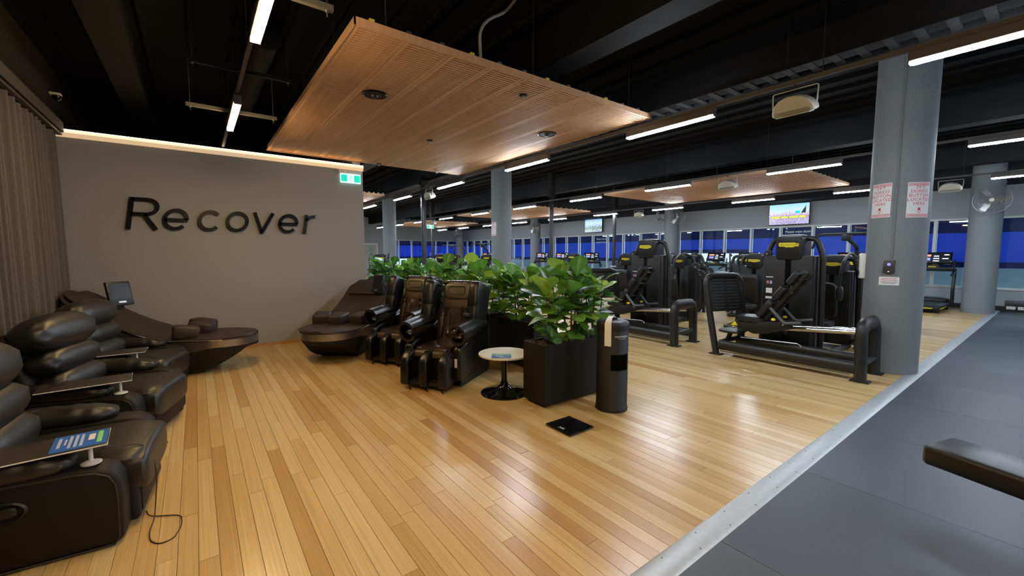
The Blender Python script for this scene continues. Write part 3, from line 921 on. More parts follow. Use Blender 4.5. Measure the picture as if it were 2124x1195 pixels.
def exit_sign(loc, label, sc=1.0, face='y'):
    r = thing('exit_sign', label, 'sign', loc, 0 if face == 'y' else -PI / 2 + 0.35)
    r.scale = (sc, sc, sc)
    mb = MB(); mb.box((0, 0, 0.095), (0.40, 0.055, 0.06)); mb.build('housing', M['white'], r, bevel=0.006)
    mb = MB(); mb.box((0, 0.0, -0.02), (0.36, 0.012, 0.165)); mb.build('lit_plate', M['exit_white'], r, bevel=0.003)
    for sx in (-0.115, 0.115):
        mb = MB(); mb.box((sx, -0.0075, -0.02), (0.105, 0.003, 0.125)); mb.build('green_block', M['exit_green'], r)
    mb = MB()
    mb.lathe([(0.009, -0.002), (0.009, 0.002)], n=14, X=Matrix.Translation((0.012, -0.0075, 0.028)) @ Matrix.Rotation(PI / 2, 4, 'X'))
    for p in ([(0.008, 0.014), (-0.006, -0.028)], [(0.004, 0.008), (-0.022, 0.012), (-0.03, -0.002)], [(0.006, 0.008), (0.024, -0.006), (0.04, -0.008)], [(-0.006, -0.028), (0.014, -0.05), (0.022, -0.08)], [(-0.006, -0.028), (-0.022, -0.05), (-0.045, -0.052)]):
        mb.tube([(q[0], -0.0075, q[1]) for q in p], 0.005, 6, sy=1)
    mb.build('running_figure', M['exit_green'], r)
    if True:
        mb = MB(); mb.box((-0.1, -0.028, 0.1), (0.03, 0.003, 0.008)); mb.build('indicator', M['scr_yellow'], r)
    return r
exit_sign((2.335, WALL_Y - 0.045, 2.925), 'lit green running man exit sign on the lettered wall')
e2 = exit_sign((9.3, 19.0, 2.86), 'lit green running man exit sign far behind the hedge')
mb = MB(); mb.cyl((0, 0, 0.12), (0, 0, CEIL - 2.86), 0.01, n=8); mb.build('drop_rod', M['rod'], e2)

# duress signs bent round a column
def column_sign(cx, cyy, ang, zc, wid, hei, label):
    r = thing('duress_sign', label, 'sign', (cx, cyy, 0))
    R0 = 0.303
    def bend(s, z, o): 
        a = math.radians(ang) + s / R0     # s grows to the viewer's right
        return Vector(((R0 + o) * math.cos(a), (R0 + o) * math.sin(a), z))
    def patch(name, s0, s1, z0, z1, o, m, sl=0.0):
        mb = MB(); n = max(2, int((s1 - s0) / 0.02))
        rings = []
        for i in range(n + 1):
            s = s0 + (s1 - s0) * i / n
            rings.append([bend(s, z0, o), bend(s + sl, z1, o), bend(s + sl, z1, o + 0.0012), bend(s, z0, o + 0.0012)])
        mb.loft(rings); return mb.build(name, m, r)
    hw = wid / 2
    patch('paper', -hw, hw, zc - hei / 2, zc + hei / 2, 0.001, M['paper'])
    for zz in (zc + hei / 2 - 0.036, zc - hei / 2 + 0.006):
        mb = MB()
        k = 15
        for i in range(k):
            s0 = -hw + 0.004 + i * (wid - 0.012) / k
            sw = (wid - 0.012) / k * 0.6
            rings = []
            mb.add([bend(s0, zz, 0.0026), bend(s0 + sw, zz, 0.0026), bend(s0 + sw + 0.012, zz + 0.03, 0.0026), bend(s0 + 0.012, zz + 0.03, 0.0026)], [(0, 1, 2, 3)])
        mb.build('hazard_stripe', M['pink'], r)
        zl = zz - 0.004 if zz > zc else zz + 0.032
        patch('rule', -hw + 0.004, hw - 0.004, zl, zl + 0.004, 0.0022, M['red'])
    lines = ['24/7', 'DURESS', 'BUTTON', 'LOCATED', 'HERE']
    for i, t in enumerate(lines):
        zz = zc + hei * 0.36 - i * hei * 0.118
        text_obj('sign_text', t, hei * 0.122, M['red'], r, Matrix.Identity(4), 0.0002, 1.1, lambda c_: bend(c_.x, zz + c_.y, 0.0026 + c_.z))
    mb = MB(); za = zc - hei * 0.22
    ar = [(-0.013, za), (0.013, za), (0.013, za - 0.035), (0.028, za - 0.035), (0, za - 0.07), (-0.028, za - 0.035), (-0.013, za - 0.035)]
    vs = [bend(s, z, 0.0026) for s, z in ar]
    mb.add(vs, [(0, 1, 2, 6), (6, 2, 3, 4, 5)][:1] + [(5, 3, 4)]); mb.build('arrow', M['red'], r)
    return r
column_sign(7.35, 1.385, 154, 2.22, 0.235, 0.43, 'white duress button sign with red lettering on the machine side of the column')
column_sign(7.35, 1.385, -132, 2.205, 0.255, 0.43, 'white duress button sign with red lettering on the walkway side of the column')
column_sign(7.35, 10.28, -178, 2.26, 0.24, 0.4, 'white duress button sign with red lettering on the column behind the hedge')
# duress button box and small notice
bx = thing('duress_button_box', 'small dark call box with a blue light on the column', 'call box', (7.35, 1.385, 1.38), math.radians(-178))
mb = MB(); mb.bb(0.296, 0.345, -0.055, 0.055, -0.08, 0.08); mb.build('case', mat('callbox', (0.035, 0.033, 0.033), 0.4), bx, bevel=0.006)
mb = MB(); mb.lathe([(0.018, 0), (0.018, 0.004)], n=20, X=Matrix.Translation((0.345, 0, 0.028)) @ Matrix.Rotation(PI / 2, 4, 'Y')); mb.build('button', M['scr_blue'], bx)
mb = MB(); mb.bb(0.345, 0.347, -0.008, 0.008, -0.068, -0.058); mb.build('indicator', M['scr_white'], bx)
mb = MB(); mb.cyl((0.309, 0.014, 0.08), (0.309, 0.014, 2.6), 0.011, n=10); mb.build('conduit', M['column'], bx)
nt_ = thing('notice_card', 'small white notice card under the call box on the column', 'notice', (7.35, 1.385, 1.195), math.radians(-177.5))
mb = MB()
rings = []
for i in range(9):
    a = (-0.33 + 0.66 * i / 8)
    rings.append([(0.3035 * math.cos(a), 0.3035 * math.sin(a), -0.052), (0.3035 * math.cos(a), 0.3035 * math.sin(a), 0.052), (0.305 * math.cos(a), 0.305 * math.sin(a), 0.052), (0.305 * math.cos(a), 0.305 * math.sin(a), -0.052)])
mb.loft(rings); mb.build('card', M['paper'], nt_)
for i, (z, hw, m) in enumerate(((0.032, 0.24, M['red']), (0.012, 0.27, M['red']), (-0.012, 0.27, M['strut']), (-0.03, 0.2, M['strut']))):
    mb = MB(); rings = []
    for q in range(7):
        a = -hw + 2 * hw * q / 6
        rings.append([(0.3056 * math.cos(a), 0.3056 * math.sin(a), z - 0.003), (0.3056 * math.cos(a), 0.3056 * math.sin(a), z + 0.003)])
    mb.loft(rings, False, False); mb.build('text_line', m, nt_)

# wall fans
def fan(loc, rz, label, tilt=0.12):
    r = thing('wall_fan', label, 'fan', loc, rz, 'round caged fans on the columns')
    X = Matrix.Rotation(tilt, 4, 'Y')
    mb = MB()
    def ring(rad, x, tr=0.003, n=40):
        pts = [X @ Vector((x, rad * math.cos(2 * PI * i / n), rad * math.sin(2 * PI * i / n))) for i in range(n)]
        mb.tube(pts, tr, 5, closed=True)
    prof = lambda q: 0.085 * math.cos(q / 0.33 * PI / 2)
    ring(0.33, 0.0, 0.006)
    for rad in (0.28, 0.23, 0.18, 0.13, 0.08): ring(rad, prof(rad), 0.0028)
    mb.build('rim_rings', M['fanwire'], r)
    mb = MB()
    for i in range(48):
        t = 2 * PI * i / 48
        mb.tube([X @ Vector((prof(q), q * math.cos(t), q * math.sin(t))) for q in (0.04, 0.15, 0.25, 0.33)], 0.0022, 4)
        mb.tube([X @ Vector((-prof(q) * 1.2, q * math.cos(t), q * math.sin(t))) for q in (0.06, 0.2, 0.33)], 0.0022, 4)
    mb.build('wire_cage', M['fanwire'], r)
    for b in range(3):
        mb = MB()
        vs = []
        for i in range(7):
            q = 0.05 + 0.25 * i / 6
            for j in range(5):
                s = -0.42 + 0.84 * j / 4
                sw = s * (0.5 + 0.5 * math.sin(PI * min(1, i / 6 + 0.25)))
                a = 2 * PI * b / 3 + sw
                vs.append(X @ Vector((0.025 * s / 0.42, q * math.cos(a), q * math.sin(a))))
        fs = [(i * 5 + j, i * 5 + j + 1, (i + 1) * 5 + j + 1, (i + 1) * 5 + j) for i in range(6) for j in range(4)]
        mb.add(vs, fs); mb.build('blade', M['steel'], r)
    mb = MB(); mb.lathe([(0.05, -0.12), (0.055, 0.0), (0.04, 0.02)], n=20, X=X @ Matrix.Rotation(PI / 2, 4, 'Y')); mb.build('motor', M['strut'], r)
    mb = MB(); mb.lathe([(0.045, 0.08), (0.045, 0.09), (0.03, 0.095)], n=20, X=X @ Matrix.Rotation(PI / 2, 4, 'Y')); mb.build('badge', M['cream'], r)
    mb = MB(); mb.tube([(-0.1, 0, 0), (-0.2, 0, -0.03), (-0.25, 0, -0.08)], 0.02, 8); mb.build('bracket', M['strut'], r)
    return r
f0 = fan((15.72, 1.25, 2.86), math.radians(183), 'round caged fan on the column beside the rubber floor')
dup(f0, (15.9, 9.84, 3.04), math.radians(230), 'round caged fan on the windward face of the two fan column')
dup(f0, (15.95, 10.75, 3.0), math.radians(140), 'round caged fan on the hedge side of the two fan column')
dup(f0, (15.8, 27.7, 3.02), math.radians(215), 'round caged fan on the column at the far end')
dup(f0, (15.9, 19.0, 3.02), math.radians(215), 'round caged fan on the column behind the fig leaves')

# televisions on the far wall
def tv(y, z, w, h, kind, label, rz):
    r = thing('television', label, 'television', (XF - 0.16, y, z), rz)
    mb = MB(); mb.bb(0, 0.05, -w / 2 - 0.02, w / 2 + 0.02, -h / 2 - 0.02, h / 2 + 0.02); mb.build('case', M['gloss_black'], r, bevel=0.006)
    mb = MB(); mb.bb(-0.003, 0.001, -w / 2, w / 2, -h / 2, h / 2); mb.build('screen', screen_mat('tv_' + kind, kind), r)
    mb = MB(); mb.bb(0.05, 0.155, -0.1, 0.1, -0.1, 0.1); mb.build('bracket', M['black'], r)
    if kind == 'crowd':
        mb = MB()
        for i, (a, b) in enumerate(((-0.46, -0.3), (-0.26, -0.02), (0.03, 0.2), (0.24, 0.48))):
            mb.bb(-0.006, -0.003, a * w / 1.1, b * w / 1.1, -0.14, -0.07)
        mb.build('caption', M['scr_yellow'], r)
        mb = MB(); mb.prism([(-0.30 * w, 0.02), (-0.42 * w, 0.02), (-0.42 * w, 0.27)], -0.006, -0.003, 'x'); mb.build('spire', mat('screen_dark', (0.03, 0.08, 0.1), 0.5), r)
        mb = MB(); mb.bb(-0.006, -0.003, -0.28 * w, -0.16 * w, 0.02, 0.1); mb.build('roof', emit('screen_teal', (0.0, 0.6, 0.6), 0.9), r)
    return r
tv(6.2, 2.95, 1.27, 0.72, 'crowd', 'wall television showing a crowd with yellow captions', 0.0)
tv(15.5, 3.02, 1.2, 0.68, 'city', 'wall television showing a pale blue city sky', 0.0)

# wipe-down notices printed on two blinds
for i, (y, z) in enumerate(((5.93, 2.32), (15.0, 2.3))):
    nt_ = thing('window_notice', ['white please wipe down lettering on the window under the crowd television', 'white please wipe down lettering on the window under the city television'][i], 'notice', (XF + 0.028, y, z))
    text_obj('first_line', 'Please wipe down', 0.115, mat('white_vinyl', (0.75, 0.8, 0.85), 0.5), nt_, FACE_MX, 0.001)
    text_obj('second_line', 'equipment after use', 0.115, mat('white_vinyl', (0.75, 0.8, 0.85), 0.5), nt_, Matrix.Translation((0, 0, -0.17)) @ FACE_MX, 0.001)
# power points on the skirting
for i, y in enumerate((0.86, 0.66)):
    r = thing('power_point', 'white double power point on the black skirting', 'socket', (XF - 0.015, y, 0.1), 0, 'power points by the fan column')
    mb = MB(); mb.bb(-0.018, 0, -0.08, 0.08, -0.045, 0.045); mb.build('plate', M['white'], r, bevel=0.006)
    for s in (-0.04, 0.04):
        mb = MB(); mb.bb(-0.022, -0.017, s - 0.012, s + 0.012, 0.01, 0.03); mb.build('switch', M['cream'], r)

# ================================================================== RECLINERS
def recliner():
    r = thing('recliner', 'black leather recliner', 'recliner', (0, 0, 0), 0, 'black leather recliners along the curtain')
    mb = MB(); mb.bb(-0.42, 0.40, -0.33, 0.33, 0.03, 0.31); mb.build('base', M['leather_dull'], r, bevel=0.02)
    # arm boxes with rolled front
    prof = [(-0.40, 0.012), (0.42, 0.012), (0.44, 0.05), (0.445, 0.26), (0.44, 0.35), (0.415, 0.405), (0.36, 0.435), (0.28, 0.445), (-0.40, 0.46), (-0.43, 0.40), (-0.43, 0.05)]
    for s in (-1, 1):
        mb = MB(); mb.prism(prof, s * 0.325, s * 0.49, 'y'); arm = mb.build('arm', M['leather_dull'], r, bevel=0.035, seg=3)
        # welt seam on the outer face
        mb = MB(); mb.tube([(p[0] * 0.955, s * 0.487, 0.03 + (p[1] - 0.03) * 0.955) for p in prof], 0.006, 6, closed=True); mb.build('seam', M['leather'], arm)
        X = Matrix.Translation((-0.08, s * 0.405, 0.492)) @ Matrix.Rotation(math.radians(2.5), 4, 'Y')
        mb = MB(); mb.sup((0, 0, 0), (0.68, 0.19, 0.13), 0.8, 0.55, 64, 18, X, wr=0.05, wf=4, gather=0.0, gaxis=0, pleat=0.05)
        mb.build('arm_cushion', M['leather'], r)
    # lever cup on the side that faces the room
    X = Matrix.Translation((0.02, -0.492, 0.31)) @ Matrix.Rotation(PI / 2, 4, 'X') @ Matrix.Diagonal((1.0, 0.62, 1, 1))
    mb = MB(); mb.lathe([(0.085, -0.004), (0.085, 0.004), (0.075, 0.012), (0.066, 0.004), (0.062, -0.004)], n=32, X=X); lc = mb.build('lever_cup', M['plastic'], r)
    mb = MB(); mb.sup((0.035, -0.5, 0.312), (0.075, 0.02, 0.05), 0.7, 0.7, 16, 8); mb.build('lever', M['plastic'], lc)
    # seat and footrest
    mb = MB(); mb.sup((0.12, 0, 0.345), (0.80, 0.655, 0.20), 0.45, 0.28, 40, 16, wr=0.03, wf=3); mb.build('seat_cushion', M['leather'], r)
    mb = MB(); mb.sup((0.445, 0, 0.30), (0.17, 0.65, 0.25), 0.5, 0.3, 32, 14, wr=0.02); mb.build('seat_front_roll', M['leather'], r)
    mb = MB(); mb.bb(0.39, 0.475, -0.325, 0.325, 0.03, 0.27); mb.build('footrest', M['leather_dull'], r, bevel=0.025, seg=3)
    mb = MB(); mb.bb(0.472, 0.482, -0.27, 0.27, 0.06, 0.19); mb.build('footrest_panel', M['leather_dull'], r, bevel=0.008)
    # back: shell and three rolls
    tilt = math.radians(-16)
    B = Matrix.Translation((-0.20, 0, 0.38)) @ Matrix.Rotation(tilt, 4, 'Y')
    mb = MB(); mb.box((-0.07, 0, 0.28), (0.13, 0.70, 0.62), X=B); mb.build('back_shell', M['leather_dull'], r, bevel=0.05, seg=3)
    for (z, h, d, wdt) in ((0.11, 0.25, 0.25, 0.66), (0.30, 0.24, 0.27, 0.70), (0.52, 0.31, 0.31, 0.76)):
        mb = MB()
        mb.sup((0.06 + (d - 0.24) * 0.4, 0, z), (d, wdt, h), 0.9, 0.62, 96, 26, B, wr=0.015, wf=2.0, gather=0.07, gaxis=1)
        mb.build('back_roll', M['leather'], r)
    return r
rc0 = recliner()
rc0.location = (-0.766, 3.47, 0); rc0.rotation_euler = (0, 0, math.radians(-5.5)); rc0['label'] = 'black leather recliner with a blue leaflet on its swivel tray'
dup(rc0, (-0.705, 4.93, 0), math.radians(-17), 'black leather recliner standing between two other recliners')
dup(rc0, (-0.70, 6.14, 0), math.radians(-18), 'black leather recliner next to the massage lounge in the corner')

def swivel_tray(loc, rz, label, w=0.52):
    # origin at the white foot on the arm
    r = thing('swivel_tray', label, 'tray', loc, rz, 'swivel trays on the recliner arms')
    mb = MB(); mb.lathe([(0.042, 0), (0.042, 0.006), (0.03, 0.012), (0.011, 0.016)], n=28); mb.build('foot_disc', M['white'], r)
    mb = MB(); mb.cyl((0, 0, 0.012), (0, 0, 0.098), 0.0095, n=14); mb.build('stem', M['white'], r)
    mb = MB(); mb.bb(-w + 0.07, 0.07, -0.06, 0.21, 0.098, 0.108); mb.build('board', mat('tray_board', (0.035, 0.028, 0.022), 0.4, var=0.2, scale=8), r, bevel=0.004)
    mb = MB()
    x0, x1, y0, y1 = -w + 0.07, 0.07, -0.06, 0.21
    mb.tube([(x0, y0, 0.103), (x1, y0, 0.103), (x1, y1, 0.103), (x0, y1, 0.103)], 0.0035, 6, closed=True); mb.build('edge_band', M['white'], r)
    return r
def on_rec(loc, rz, p):
    c_, s_ = math.cos(rz), math.sin(rz)
    return (loc[0] + c_ * p[0] - s_ * p[1], loc[1] + s_ * p[0] + c_ * p[1])
q = on_rec((-0.766, 3.47), math.radians(-5.5), (0.315, -0.405))
t0 = swivel_tray((q[0], q[1], 0.445), math.radians(4), 'dark swivel tray holding a blue leaflet on a white stem')
TRAY = t0
q = on_rec((-0.705, 4.93), math.radians(-17), (0.315, -0.405))
dup(t0, (q[0], q[1], 0.445), math.radians(4), 'empty dark swivel tray on the middle recliner')
q = on_rec((-0.70, 6.14), math.radians(-18), (0.315, -0.405))
dup(t0, (q[0], q[1], 0.445), math.radians(-2), 'empty dark swivel tray on the recliner by the corner lounge')
lf = thing('leaflet', 'blue printed leaflet lying on the swivel tray', 'leaflet', (t0.location.x - 0.045, t0.location.y + 0.072, 0.5535), math.radians(4))
mb = MB(); mb.bb(-0.105, 0.105, -0.115, 0.125, 0, 0.0015); mb.build('sheet', M['blueprint'], lf)
for (x0, x1, y0, y1, m) in ((0.065, 0.085, -0.08, 0.10, 'green'), (0.03, 0.055, -0.02, 0.075, 'paper'), (-0.0, 0.012, -0.085, 0.10, 'lilac'), (-0.022, -0.01, -0.085, 0.10, 'lilac'), (-0.044, -0.032, -0.085, 0.10, 'lilac'), (-0.06, -0.052, -0.03, 0.06, 'lilac'), (-0.085, -0.073, -0.06, 0.09, 'lilac')):
    mb = MB(); mb.bb(x0, x1, y0, y1, 0.0015, 0.0021); mb.build('print_bar', M[m], lf)
# charging cable from the tray to the floor
cb = thing('charging_cable', 'thin brown cable trailing from the recliner in a loop on the timber', 'cable', (0, 0, 0))
pts = [(-0.47, 3.12, 0.50), (-0.40, 3.18, 0.458), (-0.31, 3.21, 0.44), (-0.262, 3.24, 0.36), (-0.25, 3.24, 0.2), (-0.262, 3.2, 0.06), (-0.265, 3.12, 0.006), (-0.28, 2.98, 0.004), (-0.27, 2.88, 0.004), (-0.23, 2.82, 0.004), (-0.17, 2.83, 0.004), (-0.135, 2.95, 0.004), (-0.14, 3.07, 0.004), (-0.21, 3.11, 0.006), (-0.29, 3.15, 0.009), (-0.31, 3.24, 0.006)]
mb = MB(); mb.tube(fillet(pts, 0.05, 4), 0.0032, 6); mb.build('wire', M['cable'], cb)
cb = thing('power_cable', 'short dark cable lying by the recliner foot panel', 'cable', (0, 0, 0))
mb = MB(); mb.tube(fillet([(-0.33, 4.26, 0.004), (-0.27, 4.30, 0.004), (-0.25, 4.36, 0.004), (-0.28, 4.42, 0.004), (-0.33, 4.40, 0.004)], 0.05, 4), 0.003, 6); mb.build('wire', M['cable'], cb)

# ================================================================== MASSAGE LOUNGES
def lounge():
    r = thing('massage_lounge', 'boat shaped massage lounge', 'massage bed', (0, 0, 0), 0, 'boat shaped massage lounges by the lettered wall')
    # stations along x, foot at +x
    xs = [1.06 - 2.0 * i / 40 for i in range(41)]
    def zt(x):
        if x > 0.25: return 0.47 - 0.02 * (x - 0.25)
        t = (0.25 - x) / 1.19
        return 0.47 + 0.60 * (t ** 1.55)
    def hw(x):
        if x > 0.62: return 0.43 * math.sqrt(max(0, 1 - ((x - 0.62) / 0.445) ** 2)) + 0.002
        if x > -0.72: return 0.43 - 0.06 * (0.62 - x) / 1.34
        return 0.37 * (max(0, 1 - ((-0.72 - x) / 0.225) ** 2)) ** 0.5 + 0.002
    def zb(x):      # underside of the hull
        if x > 0.35: return min(zt(x) - 0.15, 0.0 + 0.36 * ((x - 0.35) / 0.70) ** 1.6)
        if x > -0.5: return 0.0
        return min(zt(x) - 0.12, 0.75 * ((-0.5 - x) / 0.46) ** 1.3)
    def zband(x):   # lower edge of the bronze band
        return max(zb(x) + 0.0, zt(x) - 0.115 - (0.16 * max(0, 1 - abs(x + 0.1) / 0.75)))
    cover, band, hull = [], [], []
    for x in xs:
        w = hw(x); z = zt(x)
        c = []
        k = 12
        for j in range(k + 1):
            u = -1 + 2 * j / k
            c.append((x, u * (w + 0.012), z + 0.028 - 0.02 * abs(u) ** 4 - 0.018 * (1 - u * u) * (1 if -0.9 < x < 0.4 else 0)))
        for j in range(k + 1):
            u = 1 - 2 * j / k
            c.append((x, u * (w + 0.008), z - 0.02))
        cover.append(c)
        band.append([(x, -w, z - 0.018), (x, w, z - 0.018), (x, w * 0.965, zband(x)), (x, -w * 0.965, zband(x))])
        b = zb(x); lw = max(0.003, w * 0.70)
        hull.append([(x, -w * 0.955, zband(x) + 0.002), (x, w * 0.955, zband(x) + 0.002), (x, (w * 0.955 + lw) / 2 * 1.03, (b + zband(x)) / 2), (x, lw, b), (x, -lw, b), (x, -(w * 0.955 + lw) / 2 * 1.03, (b + zband(x)) / 2)])
    mb = MB(); mb.loft(cover); cv_ = mb.build('cover', M['vinyl_brown'], r, angle=50)
    mb = MB(); mb.loft(band); mb.build('side_band', M['bronze'], r, angle=50)
    mb = MB(); mb.loft(hull); hl = mb.build('hull', M['black'], r, angle=50)
    # ventilation ribs on the foot underside
    for k in range(11):
        x = 0.50 + 0.04 * k
        w = hw(x); b = zb(x); lw = w * 0.70
        mb = MB(); mb.tube([(x, -w * 0.95, zband(x) - 0.004), (x, -(w * 0.955 + lw) / 2 * 1.04, (b + zband(x)) / 2), (x, -lw, b - 0.002), (x, lw, b - 0.002), (x, (w * 0.955 + lw) / 2 * 1.04, (b + zband(x)) / 2), (x, w * 0.95, zband(x) - 0.004)], 0.006, 5)
        mb.build('vent_rib', M['black'], hl)
    # three calf pads
    for (y, rz) in ((-0.30, 0.3), (0.0, 0.0), (0.30, -0.3)):
        X = Matrix.Translation((0.34 if y else 0.42, y, 0.555)) @ Matrix.Rotation(rz, 4, 'Z') @ Matrix.Rotation(math.radians(8), 4, 'Y')
        mb = MB(); mb.sup((0, 0, 0), (0.28, 0.25, 0.16), 0.32, 0.3, 28, 12, X, wr=0.05, wf=2.5); mb.build('calf_pad', M['vinyl_brown'], r)
    # head pillow flap
    hx = [-0.56, -0.64, -0.72, -0.80, -0.87]
    rings = []
    for x in hx:
        z = zt(x)
        w = hw(x) * 0.82
        rings.append([(x, -w, z + 0.03), (x, w, z + 0.03), (x, w, z + 0.062), (x, -w, z + 0.062)])
    mb = MB(); mb.loft(rings); mb.build('head_pillow', M['vinyl_brown'], r, bevel=0.012)
    # side rails
    for s in (-1, 1):
        mb = MB(); mb.tube([(x, s * (hw(x) + 0.016), zt(x) - 0.012) for x in xs[6:38]], 0.011, 8); mb.build('edge_rail', M['chrome'], r)
        # dark shell of the raised back
    sh = []
    for x in [q for q in xs if q < 0.0]:
        w = hw(x); z = zt(x)
        sh.append([(x, -w * 0.97, z - 0.06), (x, w * 0.97, z - 0.06), (x, w * 0.9, max(zb(x), z - 0.34)), (x, -w * 0.9, max(zb(x), z - 0.34))])
    mb = MB(); mb.loft(sh); mb.build('back_shell', M['plastic'], r, angle=50)
    # touch screen on a short arm
    mb = MB(); mb.tube(fillet([(-0.56, 0.40, 0.62), (-0.60, 0.44, 0.80), (-0.60, 0.34, 0.98)], 0.1, 4), 0.014, 8); mb.build('screen_arm', M['plastic'], r)
    X = Matrix.Translation((-0.55, 0.24, 1.02)) @ Matrix.Rotation(math.radians(-35), 4, 'Z') @ Matrix.Rotation(math.radians(-14), 4, 'Y')
    mb = MB(); mb.box((0, 0, 0), (0.05, 0.27, 0.32), X=X); sc = mb.build('screen', M['plastic'], r, bevel=0.012)
    mb = MB(); mb.box((0.026, 0, 0.03), (0.002, 0.22, 0.20), X=X); mb.build('glass', M['darkscreen'], sc)
    mb = MB(); mb.box((0.027, 0.0, -0.115), (0.004, 0.08, 0.02), X=X); mb.build('button', M['steel'], sc)
    return r
lg0 = lounge()
lg0.location = (-0.37, 7.08, 0); lg0.rotation_euler = (0, 0, math.radians(-18)); lg0['label'] = 'boat shaped massage lounge in the corner between curtain and lettered wall'
dup(lg0, (1.97, 6.93, 0), math.radians(180 + 49), 'boat shaped massage lounge beside the leather massage chairs')

# ================================================================== MASSAGE CHAIRS
def massage_chair():
    r = thing('massage_chair', 'black massage chair', 'massage chair', (0, 0, 0), 0, 'black and brown leather massage chairs')
    for s in (-1, 1):
        # floor skid with rear foot
        mb = MB(); mb.prism([(-0.48, 0.0), (0.30, 0.0), (0.34, 0.04), (0.20, 0.10), (-0.22, 0.10), (-0.40, 0.14), (-0.50, 0.13), (-0.52, 0.06)], s * 0.26, s * 0.34, 'y'); mb.build('skid', M['plastic'], r, bevel=0.012)
        prof = [(-0.40, 0.16), (0.28, 0.06), (0.40, 0.10), (0.41, 0.30), (0.38, 0.455), (0.32, 0.50), (-0.30, 0.66), (-0.44, 0.62)]
        mb = MB(); mb.prism(prof, s * 0.27, s * 0.375, 'y'); sp = mb.build('side_panel', M['mleather'], r, bevel=0.03, seg=3)
        mb = MB(); mb.tube([(p[0] * 0.95 + 0.005, s * 0.374, 0.02 + p[1] * 0.93) for p in prof], 0.007, 6, closed=True); mb.build('trim', mat('dark_chrome', (0.09, 0.085, 0.08), 0.3, 0.7), sp)
        # arm sleeve: a hollow roll open to the front and inwards
        n = 22
        rings = []
        for i in range(9):
            x = 0.40 - 0.62 * i / 8
            z = 0.62 + 0.045 * i / 8
            k = 1.0 - 0.1 * abs(i - 3) / 5
            o_, i_ = [], []
            for j in range(n + 1):
                a = math.radians(-155 + 310 * j / n)
                yy_, zz_ = math.cos(a), math.sin(a)
                o_.append((x - 0.03 * zz_ * -1, s * (0.335 + 0.12 * k * yy_), z + 0.135 * k * zz_))
                i_.append((x - 0.03 * zz_ * -1, s * (0.335 + 0.088 * k * yy_), z + 0.10 * k * zz_))
            rings.append(o_ + i_[::-1])
        mb = MB(); mb.loft(rings); arm = mb.build('arm_sleeve', M['mleather'], r, angle=60)
        mb = MB(); mb.sup((0.10, s * 0.335, 0.612), (0.50, 0.145, 0.13), 0.7, 0.6, 28, 12, wr=0.2, wf=5); mb.build('arm_lining', M['mbrown'], arm)
        # shoulder wing and head wing
        X = Matrix.Translation((-0.12, s * 0.335, 0.82)) @ Matrix.Rotation(math.radians(-16), 4, 'Y') @ Matrix.Rotation(s * math.radians(-10), 4, 'Z')
        mb = MB(); mb.sup((0, 0, 0), (0.27, 0.17, 0.36), 0.5, 0.55, 28, 16, X); mb.build('shoulder_wing', M['mleather'], r)
        X = Matrix.Translation((-0.19, s * 0.335, 1.0)) @ Matrix.Rotation(math.radians(-16), 4, 'Y') @ Matrix.Rotation(s * math.radians(-8), 4, 'Z')
        mb = MB(); mb.sup((0, 0, 0), (0.32, 0.17, 0.38), 0.42, 0.5, 28, 16, X); mb.build('head_wing', M['mleather'], r)
    mb = MB(); mb.bb(-0.36, 0.30, -0.30, 0.30, 0.09, 0.36); mb.build('base', M['plastic'], r, bevel=0.03)
    # seat
    mb = MB(); mb.sup((0.10, 0, 0.405), (0.62, 0.46, 0.13), 0.4, 0.3, 60, 20, wr=0.05, wf=5); mb.build('seat_cushion', M['mbrown'], r)
    mb = MB(); mb.sup((0.34, 0, 0.385), (0.24, 0.45, 0.085), 0.45, 0.3, 36, 12, wr=0.05, wf=4); mb.build('seat_flap', mat('lit_brown_leather', (0.085, 0.06, 0.04), 0.36, bump=0.4, bscale=22, var=0.2, scale=12, spec=0.7), r)  # brown leather lightened to paint in the golden light on the flap
    # leg massager: back plate, base and three fins
    mb = MB(); mb.bb(0.36, 0.43, -0.30, 0.30, 0.07, 0.40); lr = mb.build('leg_rest', M['mleather'], r, bevel=0.025, seg=3)
    mb = MB(); mb.bb(0.40, 0.56, -0.29, 0.29, 0.05, 0.10); mb.build('foot_well', M['plastic'], lr, bevel=0.02)
    fin = [(0.40, 0.05), (0.58, 0.04), (0.605, 0.07), (0.60, 0.32), (0.57, 0.37), (0.47, 0.43), (0.40, 0.43)]
    for y in (-0.245, 0.0, 0.245):
        mb = MB(); mb.prism(fin, y - 0.052, y + 0.052, 'y'); mb.build('calf_fin', M['mleather'], r, bevel=0.022, seg=3)
    for y in (-0.2, 0.02, 0.22):
        mb = MB(); mb.tube(fillet([(0.54, y, 0.05), (0.57, y + 0.01, 0.012), (0.60, y + 0.05, 0.010)], 0.03, 3), 0.008, 6); mb.build('hem_strap', M['black'], r)
    # back
    B = Matrix.Translation((-0.20, 0, 0.44)) @ Matrix.Rotation(math.radians(-17), 4, 'Y')
    mb = MB(); mb.box((-0.10, 0, 0.36), (0.16, 0.62, 0.80), X=B); mb.build('back_shell', M['mleather'], r, bevel=0.06, seg=4)
    mb = MB(); mb.sup((0.01, 0, 0.27), (0.16, 0.44, 0.62), 0.4, 0.4, 120, 60, B, vf=0.035); mb.build('back_pad', M['mbrown'], r)
    for s in (-1, 1):
        mb = MB(); mb.sup((0.03, s * 0.20, 0.20), (0.17, 0.10, 0.50), 0.6, 0.6, 20, 14, B, wr=0.06); mb.build('side_bolster', M['mbrown'], r)
